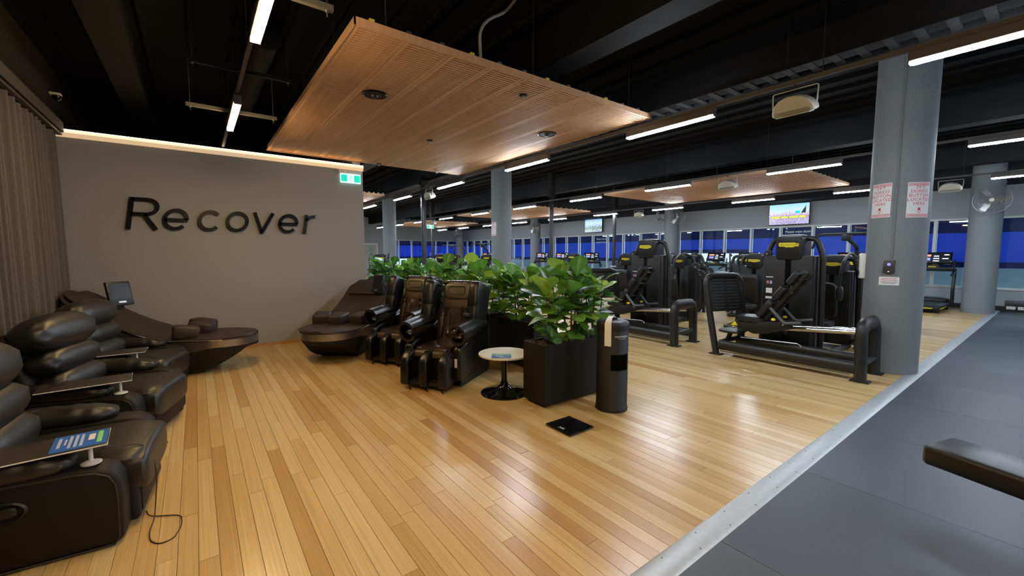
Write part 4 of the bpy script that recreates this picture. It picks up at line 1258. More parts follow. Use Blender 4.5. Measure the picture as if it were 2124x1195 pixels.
    hp = MB(); hp.sup((0.065, 0, 0.55), (0.10, 0.40, 0.34), 0.5, 0.32, 40, 16, B, wr=0.06, wf=4); tan = mat('lit_brown_leather', (0.085, 0.06, 0.04), 0.36, bump=0.4, bscale=22, var=0.2, scale=12, spec=0.7)  # same lightened brown, highlights of the head pillow put into the colour
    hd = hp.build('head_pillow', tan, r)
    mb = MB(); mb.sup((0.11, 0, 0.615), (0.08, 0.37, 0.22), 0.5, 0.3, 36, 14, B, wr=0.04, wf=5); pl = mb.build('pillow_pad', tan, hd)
    mb = MB()
    ptsp = [B @ Vector((0.150, y, z)) for y, z in ((-0.12, 0.565), (-0.12, 0.665), (0.12, 0.665), (0.12, 0.565))]
    mb.tube(fillet(ptsp, 0.03, 4, True), 0.006, 6, closed=True); mb.build('pillow_piping', M['mleather'], hd)
    mb = MB(); mb.sup((-0.05, 0, 0.745), (0.22, 0.60, 0.07), 0.5, 0.35, 32, 10, B, wr=0.06); mb.build('top_cover', M['mbrown'], r)
    # remote on the arm, white tag on the side panel
    X = Matrix.Translation((0.02, 0.30, 0.795)) @ Matrix.Rotation(math.radians(-12), 4, 'Y')
    mb = MB(); mb.box((0, 0, 0), (0.19, 0.075, 0.05), X=X); rm = mb.build('remote', M['plastic'], r, bevel=0.012)
    mb = MB(); mb.box((0.0, 0, 0.027), (0.15, 0.055, 0.004), X=X); mb.build('key_pad', M['steel'], rm)
    return r
def facing(d): return math.atan2(d[1], d[0])
fa = facing((-0.845, -0.535))
mc0 = massage_chair()
mc0.location = (2.47, 4.60, 0); mc0.rotation_euler = (0, 0, fa); mc0['label'] = 'black and brown leather massage chair next to the round white table'
dup(mc0, (2.50, 5.94, 0), fa, 'black and brown leather massage chair next to the massage lounge')
mb = MB(); mb.box((0.41, 0.325, 0.305), (0.003, 0.032, 0.10)); mb.build('paper_tag', M['paper'], mc0)

# ================================================================== SIDE TABLE, SCALE, WIPE BIN
tb = thing('side_table', 'round white side table on a black trumpet base', 'table', (2.68, 3.70, 0))
mb = MB(); mb.lathe([(0.005, 0.425), (0.25, 0.425), (0.282, 0.432), (0.286, 0.442), (0.282, 0.45), (0.005, 0.45)], n=56); mb.build('tabletop', M['tabletop'], tb, angle=50)
mb = MB(); mb.lathe([(0.262, 0.0), (0.262, 0.008), (0.25, 0.016), (0.16, 0.030), (0.085, 0.055), (0.05, 0.09), (0.035, 0.13), (0.033, 0.15)], n=48); mb.build('base', M['gloss_black'], tb, angle=50)
mb = MB(); mb.cyl((0, 0, 0.14), (0, 0, 0.425), 0.032, n=28); mb.build('pedestal', mat('pedestal_black', (0.012, 0.012, 0.013), 0.25), tb)
mb = MB(); mb.lathe([(0.10, 0.414), (0.10, 0.424)], n=24); mb.build('fixing_plate', M['black'], tb)
lf = thing('brochure', 'green and blue brochure lying on the round white table', 'brochure', (2.57, 3.60, 0.4505), math.radians(-36))
mb = MB(); mb.bb(-0.105, 0.105, -0.1, 0.1, 0, 0.002); mb.build('sheet', M['navy'], lf)
mb = MB(); mb.bb(-0.105, 0.105, 0.015, 0.1, 0.002, 0.0026); mb.build('picture_band', M['teal'], lf)
for (x0, x1, y0, y1, m) in ((-0.06, 0.02, -0.03, -0.01, 'paper'), (-0.02, 0.06, -0.07, -0.055, 'lilac'), (-0.05, 0.08, 0.06, 0.075, 'paper')):
    mb = MB(); mb.bb(x0, x1, y0, y1, 0.0026, 0.0032); mb.build('print_bar', M[m], lf)

sc = thing('bathroom_scale', 'black glass bathroom scale lying flat on the timber', 'scale', (2.595, 2.59, 0))
mb = MB(); mb.bb(-0.148, 0.148, -0.155, 0.155, 0.012, 0.022); mb.build('glass_plate', M['gloss_black'], sc, bevel=0.003)
mb = MB(); mb.bb(-0.12, 0.12, -0.125, 0.125, 0.004, 0.012); mb.build('underbody', M['black'], sc)
for sx in (-1, 1):
    for sy in (-1, 1):
        mb = MB(); mb.lathe([(0.018, 0), (0.018, 0.012)], (sx * 0.11, sy * 0.115, 0), n=14); mb.build('foot', M['plastic'], sc)
mb = MB(); mb.bb(-0.118, -0.085, -0.04, 0.03, 0.022, 0.0226); mb.build('display', mat('lcd_grey', (0.09, 0.095, 0.1), 0.2), sc)
mb = MB(); mb.bb(-0.108, -0.095, -0.03, -0.012, 0.0226, 0.0232); mb.bb(-0.108, -0.095, 0.0, 0.016, 0.0226, 0.0232); mb.build('logo', M['white'], sc)

def bin_():
    r = thing('wipe_bin', 'tall black cylindrical wipe dispenser bin with a white wipe hanging out', 'bin', (3.27, 2.68, 0))
    R = 0.152
    mb = MB(); mb.lathe([(R + 0.006, 0.0), (R + 0.006, 0.03), (R, 0.036), (R, 0.865), (R - 0.002, 0.868)], n=56); mb.build('body', M['bin'], r, angle=50)
    mb = MB(); mb.lathe([(R + 0.004, 0.80), (R + 0.006, 0.806), (R + 0.006, 0.868), (R - 0.004, 0.884), (0.11, 0.898), (0.02, 0.902)], n=56); ld = mb.build('lid', M['plastic'], r, angle=40)
    mb = MB(); mb.lathe([(0.045, 0.90), (0.045, 0.912), (0.03, 0.915), (0.026, 0.905)], n=28); mb.build('nozzle', M['gloss_black'], ld)
    # direction to the room (camera side)
    def wrap(name, m, a0, a1, z0, z1, o, n=12):
        mb = MB(); rings = []
        for i in range(n + 1):
            a = math.radians(a0 + (a1 - a0) * i / n)
            c, s = math.cos(a), math.sin(a)
            rings.append([((R + o) * c, (R + o) * s, z0), ((R + o) * c, (R + o) * s, z1), ((R + o + 0.003) * c, (R + o + 0.003) * s, z1), ((R + o + 0.003) * c, (R + o + 0.003) * s, z0)])
        mb.loft(rings); return mb.build(name, m, r)
    wrap('waste_opening', mat('void_black', (0.001, 0.001, 0.001), 0.9, spec=0.05), -146, -74, 0.42, 0.575, 0.0006)
    ws = white_vinyl = mat('white_vinyl', (0.75, 0.8, 0.85), 0.5)
    def bend(c_, ang, zc):
        a = math.radians(ang) + c_.x / R
        return Vector(((R + 0.0075) * math.cos(a), (R + 0.0075) * math.sin(a), zc + c_.y))
    text_obj('logo_text', 'nowwipes', 0.034, ws, r, Matrix.Identity(4), 0.0, 1.0, lambda c_: bend(c_, -108, 0.755))
    text_obj('logo_subtext', 'nowwipes.com.au', 0.011, ws, r, Matrix.Identity(4), 0.0, 1.0, lambda c_: bend(c_, -107, 0.733))
    # wipe: from the nozzle over the rim, down the side
    a = math.radians(-156)
    c, s = math.cos(a), math.sin(a)
    path = [(0.0, 0.915), (0.05, 0.935), (0.11, 0.928), (0.15, 0.90), (0.168, 0.87), (0.166, 0.80), (0.165, 0.72), (0.166, 0.66)]
    rings = []
    for i, (q, z) in enumerate(path):
        hw = 0.018 + 0.014 * min(1, i / 4)
        p = Vector((q * c, q * s, z)); side = Vector((-s, c, 0))
        wob = 0.004 * math.sin(i * 1.7)
        out = Vector((c, s, 0)) * 0.003
        rings.append([p - side * hw, p - side * hw * 0.3 + out * (1 + wob * 60), p + side * hw * 0.4, p + side * hw, p + side * hw + out, p + side * hw * 0.4 + out, p - side * hw * 0.3 + out * 2, p - side * hw + out])
    mb = MB(); mb.loft(rings); mb.build('wipe', M['wipe'], r, angle=60)
bin_()

# ================================================================== PLANTERS AND FIGS
def leaf_mesh(seed):
    rr = random.Random(seed)
    nu, nv = 9, 8
    vs, fs, vein = [], [], []
    droop = rr.uniform(0.05, 0.45); fold = rr.uniform(0.0, 0.28); wav = rr.uniform(0.012, 0.03); tw = rr.uniform(-0.3, 0.3)
    for i in range(nu + 1):
        t = i / nu
        w = 0.385 * (math.sin(PI * min(1, t ** 1.25)) ** 0.75) * (0.55 + 0.75 * t) if 0 < t < 1 else 0.0
        if t > 0.3 and t < 0.5: w *= 0.94
        for j in range(nv + 1):
            u = -1 + 2 * j / nv
            y = u * w
            z = -droop * t * t + fold * abs(y) * 0.8 + wav * math.sin(t * 11 + u * 3 + seed) * abs(u) + tw * y * t
            vs.append((t, y, z))
            side = abs(math.sin((t * 8 - abs(u) * 1.2) * PI))
            vein.append(1.0 if j == nv // 2 else (0.22 if side < 0.35 else 0.0))
    for i in range(nu):
        for j in range(nv):
            a = i * (nv + 1) + j
            fs.append((a, a + 1, a + nv + 2, a + nv + 1))
    me = bpy.data.meshes.new('leaf'); me.from_pydata(vs, [], fs)
    at = me.attributes.new('vein', 'FLOAT', 'POINT'); at.data.foreach_set('value', vein)
    for p in me.polygons: p.use_smooth = True
    me.materials.append(M['leaf'])
    return me
LEAVES = [leaf_mesh(i) for i in range(8)]
def fig(loc, label, n_stems, height, n_leaves, spread, seed, group):
    rr = random.Random(seed)
    r = thing('fiddle_leaf_fig', label, 'plant', loc, 0, group)
    per = n_leaves // n_stems
    for s in range(n_stems):
        a = rr.uniform(0, 2 * PI); q = rr.uniform(0.3, 1.0)
        top = Vector((spread[0] * (-0.8 + 1.6 * (s + 0.5) / n_stems) * 0.55 + rr.uniform(-0.04, 0.04), spread[1] * rr.uniform(-0.5, 0.5), height * rr.uniform(0.78, 1.0)))
        base = Vector((top.x * 0.45, top.y * 0.4, -0.03))
        mid = (top + base) / 2 + Vector((rr.uniform(-0.04, 0.04), rr.uniform(-0.04, 0.04), 0))
        pth = fillet([base, mid, top], 0.2, 5)
        mb = MB(); mb.tube(pth, [0.011 - 0.007 * i / (len(pth) - 1) for i in range(len(pth))], 6); mb.build('stem', M['stem'], r)
        ga = rr.uniform(0, 2 * PI)
        for k in range(per):
            t = 0.06 + 0.94 * (k + rr.uniform(0, 0.6)) / per
            t = min(t, 1.0)
            i0 = min(int(t * (len(pth) - 1)), len(pth) - 2); f = t * (len(pth) - 1) - i0
            p = pth[i0].lerp(pth[i0 + 1], f)
            ga += 2.4 + rr.uniform(-0.4, 0.4)
            up = math.radians(-5 + 68 * t ** 1.6 + rr.uniform(-16, 16))
            L = rr.uniform(0.19, 0.30) * (1.0 if t > 0.35 else 0.8)
            o = bpy.data.objects.new('leaf', LEAVES[rr.randrange(8)])
            COL.objects.link(o); o.parent = r
            Rm = Matrix.Rotation(ga, 4, 'Z') @ Matrix.Rotation(-up, 4, 'Y') @ Matrix.Rotation(rr.uniform(-0.5, 0.5), 4, 'X')
            o.matrix_local = Matrix.Translation(p + Rm.to_3x3() @ Vector((0.012, 0, 0))) @ Rm @ Matrix.Scale(L, 4)
    return r
def planter(label, group=None):
    r = thing('planter', label, 'planter', (0, 0, 0), 0, 'black planter boxes on castors')
    L, D, H0, H1 = 1.05, 0.345, 0.035, 0.64
    for (a, b, c, d) in ((0, L, 0, 0.012), (0, L, D - 0.012, D), (0, 0.012, 0.012, D - 0.012), (L - 0.012, L, 0.012, D - 0.012)):
        mb = MB(); mb.bb(a, b, c, d, H0, H1); mb.build('side_board', M['planter'], r, bevel=0.0015, seg=1)
    mb = MB(); mb.bb(0.012, L - 0.012, 0.012, D - 0.012, H0, H0 + 0.012); mb.build('floor_board', M['planter'], r)
    mb = MB()
    n, m_ = 26, 10
    vs, fs = [], []
    for i in range(n + 1):
        for j in range(m_ + 1):
            x, y = 0.012 + (L - 0.024) * i / n, 0.012 + (D - 0.024) * j / m_
            vs.append((x, y, H1 - 0.03 + 0.035 * noise.noise(Vector((x * 14, y * 14, 0))) + 0.02 * math.sin(PI * i / n)))
    fs = [(i * (m_ + 1) + j, (i + 1) * (m_ + 1) + j, (i + 1) * (m_ + 1) + j + 1, i * (m_ + 1) + j + 1) for i in range(n) for j in range(m_)]
    mb.add(vs, fs); so = mb.build('soil', M['soil'], r)
    mb = MB()
    rr = random.Random(3)
    for k in range(160):
        mb.box((rr.uniform(0.03, L - 0.03), rr.uniform(0.03, D - 0.03), H1 - 0.012 + rr.uniform(-0.01, 0.012)), (rr.uniform(0.02, 0.05), rr.uniform(0.01, 0.025), 0.008), rz=rr.uniform(0, 3), ry=rr.uniform(-0.5, 0.5))
    ch = mb.build('bark_chips', M['soil'], so); ch['kind'] = 'stuff'
    for x in (0.05, L - 0.05):
        for y in (0.05, D - 0.05):
            mb = MB(); mb.cyl((x, y - 0.011, 0.018), (x, y + 0.011, 0.018), 0.018, n=16); ca = mb.build('castor', M['plastic'], r)
            mb = MB(); mb.tube([(x, y - 0.014, 0.018), (x, y - 0.014, 0.034), (x, y + 0.014, 0.034), (x, y + 0.014, 0.018)], 0.004, 6); mb.build('fork', M['chrome'], ca)
    return r
pl0 = planter('black planter box on castors beside the round table')
pl0.location = (2.70, 3.04, 0)
fg = 'fiddle leaf figs in the near planter'
fig((2.95, 3.21, 0.64), 'bright fiddle leaf fig in the near planter at the round table end', 4, 0.66, 44, (0.36, 0.24), 11, fg)
fig((3.25, 3.23, 0.64), 'tall fiddle leaf fig in the middle of the near planter', 4, 0.78, 44, (0.36, 0.22), 23, fg)
fig((3.55, 3.23, 0.64), 'fiddle leaf fig in the near planter behind the wipe bin', 4, 0.72, 44, (0.36, 0.24), 31, fg)
hg = 'fiddle leaf figs in the hedge behind the massage chairs'
names = ['behind the round table', 'behind the first massage chair', 'between the two massage chairs', 'behind the second massage chair', 'behind the massage lounge', 'past the lettered wall']
for k in range(6):
    y0 = 4.10 + k * 1.10
    dup(pl0, (3.785, y0, 0), PI / 2, 'black planter box of the hedge, ' + names[k])
    for q in range(3):
        fig((3.61, y0 + 0.2 + 0.33 * q, 0.64), ['fiddle leaf fig at the table end of the hedge planter ', 'fiddle leaf fig in the middle of the hedge planter ', 'fiddle leaf fig at the far end of the hedge planter '][q] + names[k], 3, 0.70, 42 if k < 4 else 36, (0.22, 0.34), 100 + k * 7 + q, hg)

# ================================================================== GYM MACHINES
def rr_pts(y0, y1, z0, z1, r, k=5):
    out = []
    for cx_, cz_, a0 in ((y1 - r, z1 - r, 0), (y0 + r, z1 - r, 90), (y0 + r, z0 + r, 180), (y1 - r, z0 + r, 270)):
        for i in range(k + 1):
            a = math.radians(a0 + 90 * i / k)
            out.append((cx_ + r * math.cos(a), cz_ + r * math.sin(a)))
    return out
BADGE = {}
def badge(parent, x, y, z, w=0.25, rz=0.0):
    # yellow plate with dark lettering, facing -x
    if 'plate' not in BADGE:
        h = 0.055
        pts = [(-0.5, 0.28), (-0.47, 0.5), (0.30, 0.5), (0.34, 0.36), (0.48, 0.34), (0.5, 0.1), (0.47, -0.3), (0.30, -0.32), (0.22, -0.5), (-0.16, -0.5), (-0.22, -0.34), (-0.46, -0.34), (-0.5, -0.1)]
        mb = MB(); mb.prism([(-p[0], p[1] * 0.25) for p in pts], -0.02, 0.0, 'x'); o = mb.build('badge', M['yellow'], None)
        BADGE['plate'] = o.data; bpy.data.objects.remove(o)
        me = text_mesh('TECHNOGYM', 0.15, 0.002); me.transform(Matrix.Translation((-0.021, 0, 0.0)) @ FACE_MX); me.materials.clear(); me.materials.append(M['black']); BADGE['text'] = me
    o = bpy.data.objects.new('badge', BADGE['plate']); COL.objects.link(o); o.parent = parent; o.location = (x, y, z); o.scale = (w,) * 3
    t = bpy.data.objects.new('badge_lettering', BADGE['text']); COL.objects.link(t); t.parent = o
    return o
def tower(r, cx, cy, w, d, h, slot=True, stickers=True, wheel=True):
    # weight stack housing, front towards -x
    x0, x1 = cx - d / 2, cx + d / 2
    y0, y1 = cy - w / 2, cy + w / 2
    hb = h * 0.84
    mb = MB(); mb.prism([(y0 + 0.05, 0.06), (y1 - 0.05, 0.06), (y1 - 0.07, hb), (y0 + 0.07, hb)], x0 + 0.04, x1, 'x'); mb.build('housing', M['machine'], r, bevel=0.02)
    # front panels either side of the slot
    wl = w * 0.46
    for (a, b) in ((y0 + 0.06, cy - 0.035), (cy + 0.035, y1 - 0.06)):
        mb = MB(); mb.prism([(a, 0.08), (b, 0.08), (b, hb), (a + (0.03 if a < cy - 0.1 else 0), hb)], x0, x0 + 0.05, 'x'); mb.build('front_panel', M['machine'], r, bevel=0.012)
    mb = MB(); mb.bb(x0 + 0.018, x0 + 0.045, cy - 0.04, cy + 0.04, 0.3, hb - 0.08); mb.build('stack_slot', M['gloss_black'], r)
    # head
    hd = rr_pts(cy - w * 0.225, cy + w * 0.225, hb - 0.06, h, 0.05)
    mb = MB(); mb.prism(hd, x0 - 0.015, x1 - 0.05, 'x'); mb.build('head', M['machine'], r, bevel=0.015)
    mb = MB(); mb.sup((cx - 0.03, cy, h), (d * 0.7, w * 0.40, 0.05), 0.5, 0.4, 24, 10); mb.build('head_cap', M['machine_tube'], r)
    badge(r, x0 - 0.014, cy, h - 0.13, w * 0.34)
    # frame tubes sweeping over the top and down both sides
    for s in (-1, 1):
        ys = cy + s * (w / 2 - 0.02)
        p = fillet([(cx, cy + s * w * 0.18, h - 0.03), (cx, cy + s * (w * 0.36), h - 0.04), (cx, ys, h - 0.28), (cx, ys + s * 0.03, 0.0)], 0.14, 6)
        mb = MB(); mb.tube(p, 0.03, 10, sx=1.0, sy=1.3); mb.build('frame_tube', M['machine_tube'], r)
        mb = MB(); mb.lathe([(0.055, 0), (0.055, 0.012)], (cx, ys + s * 0.03, 0), n=16); mb.build('foot', M['black'], r)
    if wheel:
        mb = MB(); mb.lathe([(0.055, -0.02), (0.06, 0), (0.055, 0.02)], n=24, X=Matrix.Translation((x0 + 0.05, cy + w * 0.38, h - 0.26)) @ Matrix.Rotation(PI / 2, 4, 'Y')); pw2 = mb.build('pulley', M['machine_tube'], r)
        mb = MB(); mb.lathe([(0.014, -0.03), (0.014, 0.0)], n=12, X=Matrix.Translation((x0 + 0.03, cy + w * 0.38, h - 0.26)) @ Matrix.Rotation(PI / 2, 4, 'Y')); mb.build('axle', M['steel'], pw2)
    if stickers:
        for (z, a, b, m) in ((h * 0.66, 0.10, 0.012, 'paper'), (h * 0.615, 0.03, 0.045, 'pink'), (h * 0.615, 0.03, 0.045, 'lilac'), (h * 0.545, 0.085, 0.075, 'paper'), (h * 0.485, 0.09, 0.035, 'paper')):
            yy_ = cy + w * 0.31 + (0.022 if m == 'pink' else (-0.022 if m == 'lilac' else 0))
            mb = MB(); mb.bb(x0 - 0.002, x0, yy_ - a / 2, yy_ + a / 2, z - b / 2, z + b / 2); mb.build('instruction_sticker', M[m], r)

def leg_press():
    r = thing('leg_press', 'black leg press machine', 'gym machine', (0, 0, 0), 0, 'black leg press machines')
    tower(r, 0.58, 0.18, 0.78, 0.40, 1.80)
    W = 0.29
    for s in (-1, 1):
        mb = MB(); mb.tube([(s * W, -0.86, 0.155), (s * W, 0.82, 0.155)], 0.056, 12, sy=1.35); mb.build('floor_rail', M['machine_tube'], r)
        mb = MB(); mb.tube([(s * W, -0.80, 0.062), (s * W, 0.80, 0.062)], 0.011, 6); mb.build('rail_trim', M['steel'], r)
    # end arch
    p = fillet([(-W, -0.90, 0.0), (-W, -0.88, 0.68), (W, -0.88, 0.68), (W, -0.90, 0.0)], 0.15, 7)
    mb = MB(); mb.tube(p, 0.062, 14, sx=1.0, sy=1.45); mb.build('end_arch', M['machine_tube'], r)
    mb = MB(); mb.tube([(-W, -0.90, 0.21), (W, -0.90, 0.21)], 0.035, 10); mb.build('arch_brace', M['machine_tube'], r)
    for s in (-1, 1):
        mb = MB(); mb.box((s * W, -0.90, 0.009), (0.15, 0.19, 0.018)); mb.build('foot_pad', M['black'], r, bevel=0.006)
        mb = MB(); mb.box((s * W, 0.86, 0.009), (0.13, 0.17, 0.018)); mb.build('foot_pad', M['black'], r, bevel=0.006)
    # push plate frame and ribbed plate
    p = fillet([(-W, 0.86, 0.0), (-W - 0.01, 1.00, 0.72), (-W - 0.01, 1.08, 1.19), (W + 0.01, 0.83, 1.19), (W + 0.01, 0.78, 0.72), (W, 0.76, 0.0)], 0.16, 7)
    mb = MB(); mb.tube(p, 0.045, 12, sy=1.25); mb.build('plate_frame', M['machine_tube'], r)
    tl = math.radians(-9.5)
    X = Matrix.Translation((0, 0.91, 0.93)) @ Matrix.Rotation(math.radians(-23), 4, 'Z') @ Matrix.Rotation(tl, 4, 'X')
    mb = MB(); mb.prism(rr_pts(-0.31, 0.31, -0.29, 0.24, 0.09), -0.02, 0.03, 'y', X); pp = mb.build('push_plate', M['pad'], r, bevel=0.008)
    for i in range(10):
        for s in (-1, 1):
            z = -0.235 + i * 0.049
            mb = MB(); mb.box((s * 0.132, -0.024, z), (0.20, 0.01, 0.009), X=X); mb.build('grip_rib', mat('rib_grey', (0.06, 0.062, 0.066), 0.4), pp)
    # lower foot rest
    mb = MB(); mb.sup((0, 0.76, 0.35), (0.40, 0.34, 0.05), 0.5, 0.6, 28, 10); mb.build('foot_rest', M['pad'], r)
    mb = MB(); mb.tube([(0, 0.78, 0.34), (0, 0.84, 0.18)], 0.035, 10); mb.build('rest_post', M['machine_tube'], r)
    mb = MB(); mb.tube([(-W, 0.80, 0.2), (W, 0.80, 0.2)], 0.035, 10); mb.build('cross_tube', M['machine_tube'], r)
    # guide rails
    for s in (-1, 1):
        mb = MB(); mb.cyl((s * 0.12, -0.86, 0.575), (s * 0.12, 0.70, 0.44), 0.03, n=16); mb.build('guide_rail', M['chrome'], r)
    # carriage
    for s in (-1, 1):
        mb = MB(); mb.prism([(0.66, 0.455), (0.60, 0.52), (0.02, 0.60), (-0.12, 0.56), (-0.12, 0.52), (0.22, 0.40), (0.38, 0.375)], s * 0.155, s * 0.185, 'x'); mb.build('carriage_plate', M['machine'], r, bevel=0.01)
        mb = MB(); mb.lathe([(0.016, -0.008), (0.016, 0.008)], n=14, X=Matrix.Translation((s * 0.19, 0.0, 0.56)) @ Matrix.Rotation(PI / 2, 4, 'Y')); mb.build('bolt', M['steel'], r)
    mb = MB(); mb.sup((0, 0.47, 0.575), (0.40, 0.42, 0.10), 0.45, 0.5, 32, 12); mb.build('seat', M['pad'], r)
    d = Vector((0, -0.585, 0.81)).normalized()
    base = Vector((0, 0.31, 0.60))
    ang = math.atan2(d.z, -d.y)
    for (t, ln, wd) in ((0.16, 0.31, 0.42), (0.46, 0.22, 0.40), (0.72, 0.22, 0.34)):
        c_ = base + d * t + Vector((0, d.z, -d.y)) * 0.045
        X = Matrix.Translation(c_) @ Matrix.Rotation(-(ang), 4, 'X')
        mb = MB(); mb.sup((0, 0, 0), (wd, ln, 0.095), 0.4, 0.3, 32, 12, X); bp_ = mb.build('back_pad', M['pad'], r)
    for s in (-1, 1):
        c0 = base + Vector((s * 0.10, 0, 0)) - Vector((0, d.z, -d.y)) * 0.03; c1 = c0 + d * 0.86
        mb = MB(); mb.tube([c0, c1], 0.026, 8, sx=0.6, sy=1.3); mb.build('back_frame', M['machine_tube'], r)
    for t in (0.2, 0.5, 0.76):
        c0 = base + d * t - Vector((0, d.z, -d.y)) * 0.03
        mb = MB(); mb.tube([c0 + Vector((-0.13, 0, 0)), c0 + Vector((0.13, 0, 0))], 0.02, 8); mb.build('pad_bracket', M['machine_tube'], r)
    # handles
    for s in (-1, 1):
        mb = MB(); mb.tube(fillet([(s * 0.20, 0.17, 0.78), (s * 0.20, -0.02, 0.585), (s * 0.22, -0.22, 0.62)], 0.04, 4), 0.021, 10); mb.build('handle', mat('grip_grey', (0.10, 0.115, 0.14), 0.35, 0.3), r)
        mb = MB(); mb.lathe([(0.012, 0), (0.028, 0.01), (0.028, 0.03), (0.01, 0.04)], (s * 0.2, 0.12, 0.60), n=14); mb.build('adjust_knob', M['yellow'], r)
    mb = MB(); mb.prism([(0.60, 0.47), (0.70, 0.47), (0.64, 0.53)], -0.21, -0.19, 'x'); mb.build('release_tab', M['yellow'], r)
    mb = MB(); mb.tube(fillet([(-0.2, 0.55, 0.30), (-0.2, -0.20, 0.33), (-0.2, -0.24, 0.29)], 0.03, 3), 0.008, 6); mb.build('linkage', M['steel'], r)
    mb = MB(); mb.tube([(0.3, -0.02, 0.12), (0.6, 0.1, 0.12)], 0.04, 10); mb.build('tower_link', M['machine_tube'], r)
    mb = MB(); mb.tube([(0.3, 0.5, 0.12), (0.6, 0.4, 0.12)], 0.04, 10); mb.build('tower_link', M['machine_tube'], r)
    return r
lp0 = leg_press()
lp0.location = (6.64, 2.33, 0); lp0['label'] = 'black leg press beside the column with the duress signs'
dup(lp0, (6.62, 4.79, 0), 0, 'black leg press behind the wipe bin')

def weight_machine(kind):
    r = thing('weight_machine', 'black weight machine', 'gym machine', (0, 0, 0), 0, 'black weight stack machines')
    h = {'cam': 1.50, 'roller': 1.52, 'pulldown': 1.48}[kind]
    tower(r, 0.22, 0.0, 0.66, 0.36, h, stickers=(kind != 'cam'))
    for s in (-1, 1):
        mb = MB(); mb.tube(fillet([(0.2, s * 0.24, 0.05), (-0.75, s * 0.22, 0.05)], 0.05), 0.04, 10, sy=1.2); mb.build('floor_rail', M['machine_tube'], r)
    mb = MB(); mb.tube([(-0.75, -0.3, 0.04), (-0.75, 0.3, 0.04)], 0.04, 10); mb.build('front_foot', M['machine_tube'], r)
    mb = MB(); mb.tube([(-0.45, 0, 0.05), (-0.45, 0, 0.42)], 0.045, 12); mb.build('seat_post', M['machine_tube'], r)
    mb = MB(); mb.sup((-0.50, 0, 0.47), (0.40, 0.40, 0.09), 0.45, 0.5, 28, 10); mb.build('seat', M['pad'], r)
    X = Matrix.Translation((-0.25, 0, 0.80)) @ Matrix.Rotation(math.radians(-10), 4, 'Y')
    mb = MB(); mb.sup((0, 0, 0), (0.09, 0.34, 0.58), 0.4, 0.35, 28, 14, X); mb.build('back_pad', M['pad'], r)
    mb = MB(); mb.tube([(-0.20, 0, 0.45), (-0.15, 0, 0.95)], 0.035, 10); mb.build('back_post', M['machine_tube'], r)
    # cam wheels on the side that faces along the row
    for (y, z, q) in ((-0.40, h - 0.26, 0.085), (-0.52, h - 0.43, 0.10)):
        X = Matrix.Translation((0.10, y, z)) @ Matrix.Rotation(PI / 2, 4, 'Y')
        mb = MB(); mb.lathe([(q, -0.03), (q + 0.006, -0.02), (q - 0.012, 0), (q + 0.006, 0.02), (q, 0.03)], n=28, X=X); cw = mb.build('cam_wheel', M['machine_tube'], r)
        mb = MB(); mb.lathe([(0.022, -0.045), (0.022, 0.0)], n=14, X=X); mb.build('axle_cap', M['steel'], cw)
    mb = MB(); mb.tube(fillet([(0.1, -0.3, h - 0.2), (0.1, -0.50, h - 0.35), (0.1, -0.50, 0.35), (0.1, -0.3, 0.1)], 0.15, 5), 0.04, 10); mb.build('side_frame', M['machine_tube'], r)
    if kind == 'roller':
        # lever arm with roller pads pointing along +y
        mb = MB(); mb.tube(fillet([(-0.05, -0.10, 1.02), (-0.10, 0.30, 1.05), (-0.15, 0.66, 1.04)], 0.1, 5), [0.085, 0.08, 0.075, 0.07, 0.068, 0.066, 0.064, 0.06], 14); mb.build('lever_arm', M['machine_tube'], r)
        mb = MB(); mb.sup((-0.12, 0.60, 1.12), (0.26, 0.24, 0.05), 0.5, 0.6, 24, 10); mb.build('elbow_pad', mat('pad_grey', (0.25, 0.27, 0.3), 0.4), r)
        mb = MB(); mb.box((-0.17, 0.30, 0.80), (0.03, 0.05, 0.17), ry=0.1); mb.build('pull_handle', M['yellow'], r, bevel=0.01)
    if kind == 'pulldown':
        mb = MB(); mb.tube(fillet([(0.25, 0, h - 0.05), (0.22, 0.02, h + 0.20), (-0.55, 0.03, h + 0.40)], 0.08, 5), 0.035, 10); mb.build('boom', M['machine_tube'], r)
        mb = MB(); mb.tube(fillet([(-0.35, 0.55, h + 0.30), (-0.45, 0.45, h + 0.44), (-0.45, -0.45, h + 0.44), (-0.35, -0.55, h + 0.30)], 0.1, 5), 0.02, 10); mb.build('pull_bar', M['machine_tube'], r)
        mb = MB(); mb.box((-0.5, 0, h + 0.36), (0.16, 0.14, 0.12)); mb.build('pulley_block', M['machine'], r, bevel=0.02)
        for s in (-1, 1):
            mb = MB(); mb.cyl((-0.35, s * 0.55, h + 0.30), (-0.32, s * 0.60, h + 0.16), 0.024, n=10); mb.build('grip', M['pad'], r)
    if kind == 'cam':
        for s in (-1, 1):
            mb = MB(); mb.tube(fillet([(0.1, s * 0.30, h - 0.02), (-0.35, s * 0.32, h + 0.06), (-0.62, s * 0.30, h - 0.10), (-0.62, s * 0.28, 1.05)], 0.1, 5), 0.02, 10); mb.build('press_arm', M['machine_tube'], r)
            mb = MB(); mb.sup((-0.60, s * 0.28, 0.95), (0.10, 0.10, 0.22), 0.6, 0.8, 16, 8); mb.build('arm_pad', M['pad'], r)
    return r
wm = {}
